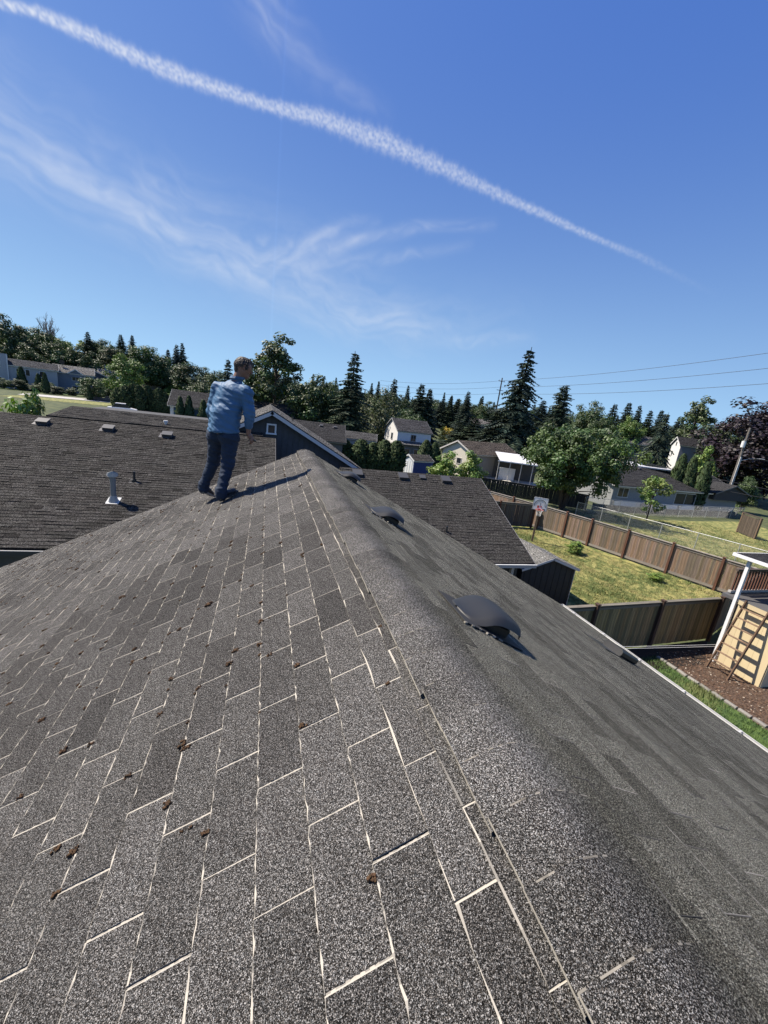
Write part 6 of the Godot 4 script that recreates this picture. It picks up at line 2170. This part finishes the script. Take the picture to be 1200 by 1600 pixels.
# ---------------------------------------------------------------- the man, as smooth joined fields
# bones: [a, b, radius at a, radius at b]; k is how softly they join
func net(bones: Array, cell: float, k: float, amp := 0.0, freq := 1.0, into: MB = null, cut := []) -> MB:
	var lo := Vector3(1e9, 1e9, 1e9)
	var hi := -lo
	for b in bones:
		var m := maxf(b[2], b[3]) + k + cell * 2.0
		lo = lo.min(b[0] - Vector3(m, m, m)).min(b[1] - Vector3(m, m, m))
		hi = hi.max(b[0] + Vector3(m, m, m)).max(b[1] + Vector3(m, m, m))
	var nx := int((hi.x - lo.x) / cell) + 2
	var ny := int((hi.y - lo.y) / cell) + 2
	var nz := int((hi.z - lo.z) / cell) + 2
	var f := PackedFloat32Array()
	f.resize(nx * ny * nz)
	f.fill(1.0)
	for b in bones:
		var pa: Vector3 = b[0]
		var ba: Vector3 = b[1] - b[0]
		var ra: float = b[2]
		var rb: float = b[3]
		var len2 := maxf(ba.length_squared(), 1e-9)
		var m := maxf(ra, rb) + k + cell * 2.0
		var l := ((pa.min(b[1]) - Vector3(m, m, m) - lo) / cell).floor()
		var h := ((pa.max(b[1]) + Vector3(m, m, m) - lo) / cell).ceil()
		for z in range(maxi(0, int(l.z)), mini(nz, int(h.z) + 1)):
			for y in range(maxi(0, int(l.y)), mini(ny, int(h.y) + 1)):
				var o := (z * ny + y) * nx
				for x in range(maxi(0, int(l.x)), mini(nx, int(h.x) + 1)):
					var p := lo + Vector3(x, y, z) * cell - pa
					var t := clampf(p.dot(ba) / len2, 0.0, 1.0)
					var d := (p - ba * t).length() - lerpf(ra, rb, t)
					var cur := f[o + x]
					var hh := maxf(k - absf(cur - d), 0.0) / k
					f[o + x] = minf(cur, d) - hh * hh * k * 0.25
	# cut off what lies beyond a plane [point, outward normal]
	if cut.size() > 0:
		for z in nz:
			for y in ny:
				for x in nx:
					var c := (z * ny + y) * nx + x
					f[c] = maxf(f[c], (lo + Vector3(x, y, z) * cell - cut[0]).dot(cut[1]))
	var idx := PackedInt32Array()
	idx.resize(nx * ny * nz)
	idx.fill(-1)
	var vs := PackedVector3Array()
	var ns := PackedVector3Array()
	var off := [0, 1, nx, nx + 1, nx * ny, nx * ny + 1, nx * ny + nx, nx * ny + nx + 1]
	var edges := [[0, 1], [2, 3], [4, 5], [6, 7], [0, 2], [1, 3], [4, 6], [5, 7], [0, 4], [1, 5], [2, 6], [3, 7]]
	for z in nz - 1:
		for y in ny - 1:
			var o := (z * ny + y) * nx
			for x in nx - 1:
				var c := o + x
				var s := 0
				for i in 8:
					if f[c + off[i]] < 0.0:
						s += 1
				if s == 0 or s == 8:
					continue
				var sum := Vector3.ZERO
				var cnt := 0
				for e in edges:
					var fa := f[c + off[e[0]]]
					var fb := f[c + off[e[1]]]
					if (fa < 0.0) != (fb < 0.0):
						var t := fa / (fa - fb)
						var va := Vector3(e[0] & 1, (e[0] >> 1) & 1, e[0] >> 2)
						var vb := Vector3(e[1] & 1, (e[1] >> 1) & 1, e[1] >> 2)
						sum += va.lerp(vb, t)
						cnt += 1
				var gx := f[c + 1] + f[c + off[3]] + f[c + off[5]] + f[c + off[7]] - f[c] - f[c + off[2]] - f[c + off[4]] - f[c + off[6]]
				var gy := f[c + off[2]] + f[c + off[3]] + f[c + off[6]] + f[c + off[7]] - f[c] - f[c + off[1]] - f[c + off[4]] - f[c + off[5]]
				var gz := f[c + off[4]] + f[c + off[5]] + f[c + off[6]] + f[c + off[7]] - f[c] - f[c + off[1]] - f[c + off[2]] - f[c + off[3]]
				idx[c] = vs.size()
				vs.append(lo + (Vector3(x, y, z) + sum / cnt) * cell)
				ns.append(Vector3(gx, gy, gz).normalized())
	if amp > 0.0:
		for i in vs.size():
			var p := vs[i]
			# folds run slantwise: slow along, quick across
			var al := p.dot(Vector3(0.72, -0.42, 0.55))
			var ac := p.dot(Vector3(0.40, 0.90, 0.15))
			var r := 1.0 - absf(fine.get_noise_3d(al * freq * 0.42, ac * freq * 1.35, p.z * freq * 0.5)) * 3.6
			r = r * 0.8 + 0.3 * fine.get_noise_3d(p.x * freq * 1.6, p.y * freq * 1.6, p.z * freq * 1.6)
			vs[i] = p + ns[i] * amp * clampf(r, -1.0, 1.0)
	var tris := PackedInt32Array()
	for z in range(1, nz - 1):
		for y in range(1, ny - 1):
			var o := (z * ny + y) * nx
			for x in range(1, nx - 1):
				var c := o + x
				var a := f[c] < 0.0
				if a != (f[c + 1] < 0.0):
					_face(tris, idx[c], idx[c - nx], idx[c - nx - nx * ny], idx[c - nx * ny], a)
				if a != (f[c + nx] < 0.0):
					_face(tris, idx[c], idx[c - nx * ny], idx[c - 1 - nx * ny], idx[c - 1], a)
				if a != (f[c + nx * ny] < 0.0):
					_face(tris, idx[c], idx[c - 1], idx[c - 1 - nx], idx[c - nx], a)
	# smooth normals from the faces
	var acc := PackedVector3Array()
	acc.resize(vs.size())
	for i in range(0, tris.size(), 3):
		var nn := (vs[tris[i + 1]] - vs[tris[i]]).cross(vs[tris[i + 2]] - vs[tris[i]])
		if nn.dot(ns[tris[i]]) < 0.0:
			nn = -nn
		for j in 3:
			acc[tris[i + j]] += nn
	var mb := into if into != null else MB.new()
	for i in range(0, tris.size(), 3):
		var a := tris[i]
		var b := tris[i + 1]
		var c := tris[i + 2]
		if (vs[b] - vs[a]).cross(vs[c] - vs[a]).dot(ns[a] + ns[b] + ns[c]) > 0.0:
			var sw := b
			b = c
			c = sw
		mb.vert(vs[a], acc[a].normalized()); mb.vert(vs[b], acc[b].normalized()); mb.vert(vs[c], acc[c].normalized())
	return mb

func _face(t: PackedInt32Array, a: int, b: int, c: int, d: int, flip: bool) -> void:
	if a < 0 or b < 0 or c < 0 or d < 0:
		return
	if flip:
		t.append_array(PackedInt32Array([a, c, b, a, d, c]))
	else:
		t.append_array(PackedInt32Array([a, b, c, a, c, d]))

func make_man() -> void:
	var J := {
		"head": Vector3(-0.296, 7.075, -5.452), "neck": Vector3(-0.375, 6.90, -5.44),
		"chest": Vector3(-0.424, 6.74, -5.446), "belly": Vector3(-0.488, 6.50, -5.427), "pelvis": Vector3(-0.500, 6.30, -5.417),
		"shL": Vector3(-0.590, 6.80, -5.535), "shR": Vector3(-0.245, 6.79, -5.335), "elL": Vector3(-0.668, 6.52, -5.57), "wrL": Vector3(-0.645, 6.30, -5.72),
		"elR": Vector3(-0.200, 6.545, -5.290), "wrR": Vector3(-0.205, 6.300, -5.315), "haR": Vector3(-0.160, 6.225, -5.335),
		"hipL": Vector3(-0.585, 6.22, -5.475), "hipR": Vector3(-0.420, 6.23, -5.355), "knL": Vector3(-0.635, 5.86, -5.585), "anL": Vector3(-0.755, 5.515, -5.60),
		"knR": Vector3(-0.435, 5.895, -5.335), "anR": Vector3(-0.500, 5.54, -5.235),
	}
	var o := thing("person", "person in a blue shirt and dark jeans walking up the roof", "person", Vector3(-0.50, 5.45, -5.30))
	var at := -o.position
	for k in J:
		J[k] = J[k] + at
	var fwd := Vector3(0.62, 0, -0.78)       # where the body faces
	var rgt := Vector3(0.78, 0, 0.62)
	var look := Vector3(0.93, -0.22, -0.30).normalized()   # the head is turned to the right and a little down
	var hr := look.cross(Vector3.UP).normalized()
	var hu := hr.cross(look).normalized()
	var H: Vector3 = J.head
	# skin: one continuous figure
	var skin := MB.new()
	skin.col = Color(0.27, 0.145, 0.10)
	var bones := [
		[J.neck, H - hu * 0.03, 0.056, 0.058], [J.chest, J.neck, 0.09, 0.06], [J.chest, J.belly, 0.12, 0.12], [J.belly, J.pelvis, 0.12, 0.11],
		[J.chest, J.shL, 0.06, 0.05], [J.chest, J.shR, 0.06, 0.05],
		[J.shL, J.elL, 0.05, 0.042], [J.elL, J.wrL, 0.038, 0.026], [J.shR, J.elR, 0.05, 0.042], [J.elR, J.wrR, 0.043, 0.029],
		[J.pelvis, J.hipL, 0.1, 0.08], [J.pelvis, J.hipR, 0.1, 0.08], [J.hipL, J.knL, 0.08, 0.055], [J.knL, J.anL, 0.05, 0.034], [J.hipR, J.knR, 0.08, 0.055], [J.knR, J.anR, 0.05, 0.034],
	]
	net(bones, 0.013, 0.03, 0.0, 1.0, skin)
	# head: skull, face, jaw, nose, ears, brow
	var hb := [
		[H + hu * 0.018 - look * 0.022, H + hu * 0.022 + look * 0.02, 0.084, 0.080],
		[H - hu * 0.03 + look * 0.035, H - hu * 0.075 + look * 0.052, 0.060, 0.036],
		[H - hu * 0.05 - look * 0.005 + hr * 0.032, H - hu * 0.082 + look * 0.05, 0.034, 0.026],
		[H - hu * 0.05 - look * 0.005 - hr * 0.032, H - hu * 0.082 + look * 0.05, 0.034, 0.026],
		[H - hu * 0.05 - look * 0.02, J.neck, 0.06, 0.056],
	]
	net(hb, 0.0055, 0.03, 0.0, 1.0, skin)
	var fb := [
		[H + hu * 0.012 + look * 0.092, H - hu * 0.026 + look * 0.112, 0.010, 0.0135], [H - hu * 0.028 + look * 0.1 + hr * 0.011, H - hu * 0.028 + look * 0.1 - hr * 0.011, 0.009, 0.009],
		[H + hu * 0.026 + look * 0.084 + hr * 0.034, H + hu * 0.026 + look * 0.09, 0.011, 0.012], [H + hu * 0.026 + look * 0.084 - hr * 0.034, H + hu * 0.026 + look * 0.09, 0.011, 0.012],
		[H - hu * 0.056 + look * 0.09 + hr * 0.018, H - hu * 0.056 + look * 0.093 - hr * 0.018, 0.007, 0.007], [H - hu * 0.066 + look * 0.087 + hr * 0.015, H - hu * 0.066 + look * 0.089 - hr * 0.015, 0.0075, 0.0075],
	]
	net(fb, 0.0035, 0.008, 0.0, 1.0, skin)
	for s in [-1.0, 1.0]:
		var e: Vector3 = H + hr * s * 0.083 - look * 0.008
		net([[e + hu * 0.022, e + hu * 0.02 - look * 0.014, 0.011, 0.010], [e + hu * 0.02 - look * 0.014, e - hu * 0.012 - look * 0.006, 0.010, 0.007], [e - hu * 0.012 - look * 0.006, e - hu * 0.02 + look * 0.002, 0.007, 0.008]], 0.0035, 0.01, 0.0, 1.0, skin)
	# right hand hanging, fingers curled round a small dark tool
	_hand(skin, J.wrR, (J.haR - J.wrR).normalized(), fwd, 1.0)
	_hand(skin, J.wrL, Vector3(0.25, -0.9, -0.35).normalized(), fwd, -1.0)
	part("body", skin, M.skin, o)
	# eyes
	for s in [-1.0, 1.0]:
		var ey := MB.new()
		ey.col = Color(0.5, 0.48, 0.45)
		var c: Vector3 = H + hu * 0.01 + look * 0.078 + hr * s * 0.032
		net([[c, c + look * 0.002, 0.0115, 0.0115]], 0.0035, 0.004, 0.0, 1.0, ey)
		part("eye", ey, M.skin, o)
	# hair: short, greying brown, rough
	var hair := MB.new()
	hair.col = Color(0.032, 0.024, 0.02)
	var cap_bones := [
		[H + hu * 0.045 - look * 0.03, H + hu * 0.055 + look * 0.035, 0.075, 0.063], [H + hu * 0.0 - look * 0.045, H - hu * 0.04 - look * 0.05, 0.073, 0.05],
		[H + hu * 0.072 + look * 0.04, H + hu * 0.058 + look * 0.07, 0.038, 0.028],
		[H + hu * 0.03 - look * 0.015 + hr * 0.045, H + hu * 0.005 + look * 0.01 + hr * 0.055, 0.046, 0.032], [H + hu * 0.03 - look * 0.015 - hr * 0.045, H + hu * 0.005 + look * 0.01 - hr * 0.055, 0.046, 0.032],
	]
	net(cap_bones, 0.006, 0.03, 0.006, 7.0, hair)
	# loose locks on the crown
	for k in 420:
		var d := (rand_dir() + hu * 0.55 - look * 0.25).normalized()
		if d.dot(hu) < -0.25 or (d.dot(look) > 0.35 and d.dot(hu) < 0.45):
			continue
		var p := H + hu * 0.025 - look * 0.008 + Vector3(d.x, d.y, d.z) * 0.098
		var t := (d.cross(rand_dir()) + look * 0.5 - hu * 0.2).normalized()
		var q := rr(0.7, 1.9)
		hair.col = Color(0.04 * q, 0.033 * q, 0.029 * q)
		hair.tube([p - d * 0.008, p + t * 0.014 + d * 0.005, p + t * 0.03 + d * 0.001], [0.0038, 0.0034, 0.0008], 4, false)
	part("hair", hair, M.hair, o)
	# shirt: back, yoke, rolled sleeves, hem hanging over the belt
	var shirt := MB.new()
	shirt.col = Color(0.05, 0.135, 0.255)
	var ch: Vector3 = J.chest
	var be: Vector3 = J.belly
	var pe: Vector3 = J.pelvis
	var sb := [
		[ch + rgt * 0.085, be + rgt * 0.075, 0.112, 0.118], [ch - rgt * 0.085, be - rgt * 0.075, 0.112, 0.118], [ch + Vector3(0, 0.02, 0), be, 0.125, 0.135],
		[be + rgt * 0.07, pe + rgt * 0.082, 0.118, 0.128], [be - rgt * 0.07, pe - rgt * 0.082, 0.118, 0.128], [be - fwd * 0.03, pe - fwd * 0.04, 0.12, 0.125],
		[be + fwd * 0.05, pe + fwd * 0.04, 0.12, 0.125], [ch + Vector3(0, 0.06, 0), J.neck, 0.09, 0.068],
		[ch + rgt * 0.09 + Vector3(0, 0.05, 0), J.shR, 0.085, 0.072], [ch - rgt * 0.09 + Vector3(0, 0.05, 0), J.shL, 0.08, 0.064],
		[J.shR, J.elR, 0.074, 0.060], [J.shL, J.elL, 0.066, 0.056], [J.elR, J.elR.lerp(J.wrR, 0.42), 0.061, 0.052], [J.elL, J.elL.lerp(J.wrL, 0.7), 0.055, 0.046],
	]
	net(sb, 0.009, 0.045, 0.0115, 0.9, shirt, [pe + Vector3(0, -0.02, 0), Vector3(0.06, -0.998, 0.0)])
	part("shirt", shirt, M.cloth, o)
	var collar := MB.new()
	collar.col = Color(0.045, 0.12, 0.23)
	for k in 14:
		var a0 := TAU * k / 14.0 + 0.2
		var a1 := a0 + TAU / 14.0
		var n0: Vector3 = J.neck
		var c0 := n0 + (rgt * cos(a0) + fwd * sin(a0)) * 0.074 + Vector3(0, 0.012, 0)
		var c1 := n0 + (rgt * cos(a1) + fwd * sin(a1)) * 0.074 + Vector3(0, 0.012, 0)
		var up := Vector3(0, 0.055, 0) + look * 0.022
		collar.quad(c0, c0 + up, c1 + up, c1)
		var d0 := c0 + up + (rgt * cos(a0) + fwd * sin(a0)) * 0.012
		var d1 := c1 + up + (rgt * cos(a1) + fwd * sin(a1)) * 0.012
		collar.quad(d0, d1, c1 + up, c0 + up)
		collar.quad(d0 - up * 0.8 + (d0 - c0) * 0.3, d1 - up * 0.8 + (d1 - c1) * 0.3, d1, d0)
	part("collar", collar, M.cloth, o)
	for s in [["R", 0.42, 0.056], ["L", 0.7, 0.053]]:
		var cuff := MB.new()
		cuff.col = Color(0.045, 0.12, 0.23)
		var a: Vector3 = J["el" + s[0]].lerp(J["wr" + s[0]], s[1] - 0.02)
		var b: Vector3 = J["el" + s[0]].lerp(J["wr" + s[0]], s[1] + 0.20)
		net([[a, b, s[2], s[2] - 0.008]], 0.009, 0.02, 0.004, 2.0, cuff)
		part("sleeve_cuff", cuff, M.cloth, o)
	# jeans
	var jeans := MB.new()
	jeans.col = Color(0.015, 0.028, 0.062)
	var jb := [
		[pe + rgt * 0.06, J.hipR, 0.098, 0.108], [pe - rgt * 0.06, J.hipL, 0.098, 0.108],
		[pe - fwd * 0.03 + rgt * 0.07 - Vector3(0, 0.07, 0), J.hipR - fwd * 0.035, 0.095, 0.10], [pe - fwd * 0.03 - rgt * 0.07 - Vector3(0, 0.07, 0), J.hipL - fwd * 0.035, 0.095, 0.10],
		[J.hipL, J.knL, 0.104, 0.074], [J.knL, J.anL, 0.073, 0.056], [J.hipR, J.knR, 0.106, 0.076], [J.knR, J.anR, 0.075, 0.058],
		[J.anL + Vector3(0.0, 0.03, 0), J.anL - Vector3(-0.008, 0.03, 0), 0.060, 0.060], [J.anR + Vector3(0, 0.03, 0), J.anR - Vector3(-0.005, 0.045, 0), 0.062, 0.064],
	]
	net(jb, 0.010, 0.03, 0.009, 1.3, jeans)
	part("jeans", jeans, M.denim, o)
	# shoes: the left heel is lifted, the right one stands on the shingles
	var toes := [Vector3(-0.645, 5.356, -5.735) + at, Vector3(-0.325, 5.528, -5.40) + at]
	var heels := [Vector3(-0.775, 5.455, -5.56) + at, Vector3(-0.515, 5.452, -5.205) + at]
	for s in 2:
		var shoe := MB.new()
		shoe.col = Color(0.022, 0.020, 0.020)
		var t: Vector3 = toes[s]
		var h: Vector3 = heels[s]
		var ax := (t - h).normalized()
		var sd := ax.cross(Vector3.UP).normalized()
		var su := sd.cross(ax).normalized()
		net([
			[h + su * 0.045 + ax * 0.03, h + su * 0.04 + ax * 0.12, 0.040, 0.040], [h + su * 0.04 + ax * 0.12, t - ax * 0.045 + su * 0.028, 0.044, 0.034],
			[h + su * 0.075 + ax * 0.03, h + su * 0.06 + ax * 0.1, 0.038, 0.036], [t - ax * 0.08 + sd * 0.014 + su * 0.027, t - ax * 0.08 - sd * 0.014 + su * 0.027, 0.033, 0.033],
		], 0.007, 0.02, 0.0, 1.0, shoe)
		var sh := part("shoe", shoe, M.leather, o)
		var sole := MB.new()
		sole.col = Color(0.30, 0.28, 0.25) if s == 0 else Color(0.06, 0.055, 0.05)
		var bs := Basis(sd, su, -ax)
		for k in 10:
			var f0 := k / 10.0
			var f1 := (k + 1) / 10.0
			var wA := 0.036 + 0.012 * sin(PI * clampf(f0 * 0.9 + 0.08, 0, 1))
			var wB := 0.036 + 0.012 * sin(PI * clampf(f1 * 0.9 + 0.08, 0, 1))
			var pa := h.lerp(t, f0) + su * 0.010
			var pb := h.lerp(t, f1) + su * 0.010
			for q in [[-1.0, 1.0]]:
				sole.quad(pa - sd * wA - su * 0.012, pb - sd * wB - su * 0.012, pb + sd * wB - su * 0.012, pa + sd * wA - su * 0.012)
				sole.quad(pa + sd * wA + su * 0.012, pb + sd * wB + su * 0.012, pb - sd * wB + su * 0.012, pa - sd * wA + su * 0.012)
				sole.quad(pa + sd * wA - su * 0.012, pb + sd * wB - su * 0.012, pb + sd * wB + su * 0.012, pa + sd * wA + su * 0.012)
				sole.quad(pa - sd * wA + su * 0.012, pb - sd * wB + su * 0.012, pb - sd * wB - su * 0.012, pa - sd * wA - su * 0.012)
		sole.box(h + su * 0.010, Vector3(0.076, 0.024, 0.012), bs)
		part("sole", sole, M.leather, sh)
	# the small dark thing in the right hand: a thing of its own
	var tool := thing("pocket_tool", "small dark pocket tool held in the walking person's right hand", "tool", J.haR - at + fwd * 0.012)
	var tm := MB.new()
	tm.slab(Vector3.ZERO, Vector3(0.024, 0.02, 0.125), 0.006, Basis(Vector3.UP.cross(fwd).normalized(), Vector3.UP, fwd) * Basis(Vector3.RIGHT, 0.35))
	part("tool_body", tm, M.black_plastic, tool)
	var ring := MB.new()
	ring.tube([Vector3(0.0, 0.0, 0.0) - fwd * 0.06, -fwd * 0.075 + Vector3(0, -0.012, 0), -fwd * 0.085], [0.004, 0.004, 0.004], 6)
	part("loop", ring, M.black_plastic, tool)

func _hand(mb: MB, wrist: Vector3, down: Vector3, fwd: Vector3, side: float) -> void:
	var across := fwd.cross(down).normalized() * side      # from the back of the hand to the palm
	var knuckle := down.cross(across).normalized() * side  # towards the thumb
	var palm := wrist + down * 0.075
	var hb := [[wrist, wrist + down * 0.03, 0.026, 0.028]]
	for i in 4:
		var off := (1.5 - i) * 0.019
		hb.append([wrist + down * 0.03 + knuckle * off * 0.6, palm + knuckle * off + down * 0.012, 0.017, 0.0135])
	net(hb, 0.0045, 0.014, 0.0, 1.0, mb)
	var lens := [0.040, 0.045, 0.042, 0.032]
	for i in 4:
		var base := palm + knuckle * (1.5 - i) * 0.0195 + down * 0.012
		var p1: Vector3 = base + (down * 0.9 + across * 0.35).normalized() * lens[i]
		var p2: Vector3 = p1 + (down * 0.3 + across * 0.95).normalized() * lens[i] * 0.66
		var p3: Vector3 = p2 + (-down * 0.45 + across * 0.85).normalized() * lens[i] * 0.5
		net([[base, p1, 0.0098, 0.009], [p1, p2, 0.009, 0.0084], [p2, p3, 0.0084, 0.0074]], 0.0042, 0.004, 0.0, 1.0, mb)
	var tb := wrist + down * 0.026 + knuckle * 0.026
	var t1 := tb + (down * 0.75 + knuckle * 0.5 + across * 0.4).normalized() * 0.045
	var t2 := t1 + (down * 0.8 - knuckle * 0.1 + across * 0.55).normalized() * 0.032
	net([[tb, t1, 0.0135, 0.0112], [t1, t2, 0.0108, 0.009]], 0.0042, 0.005, 0.0, 1.0, mb)
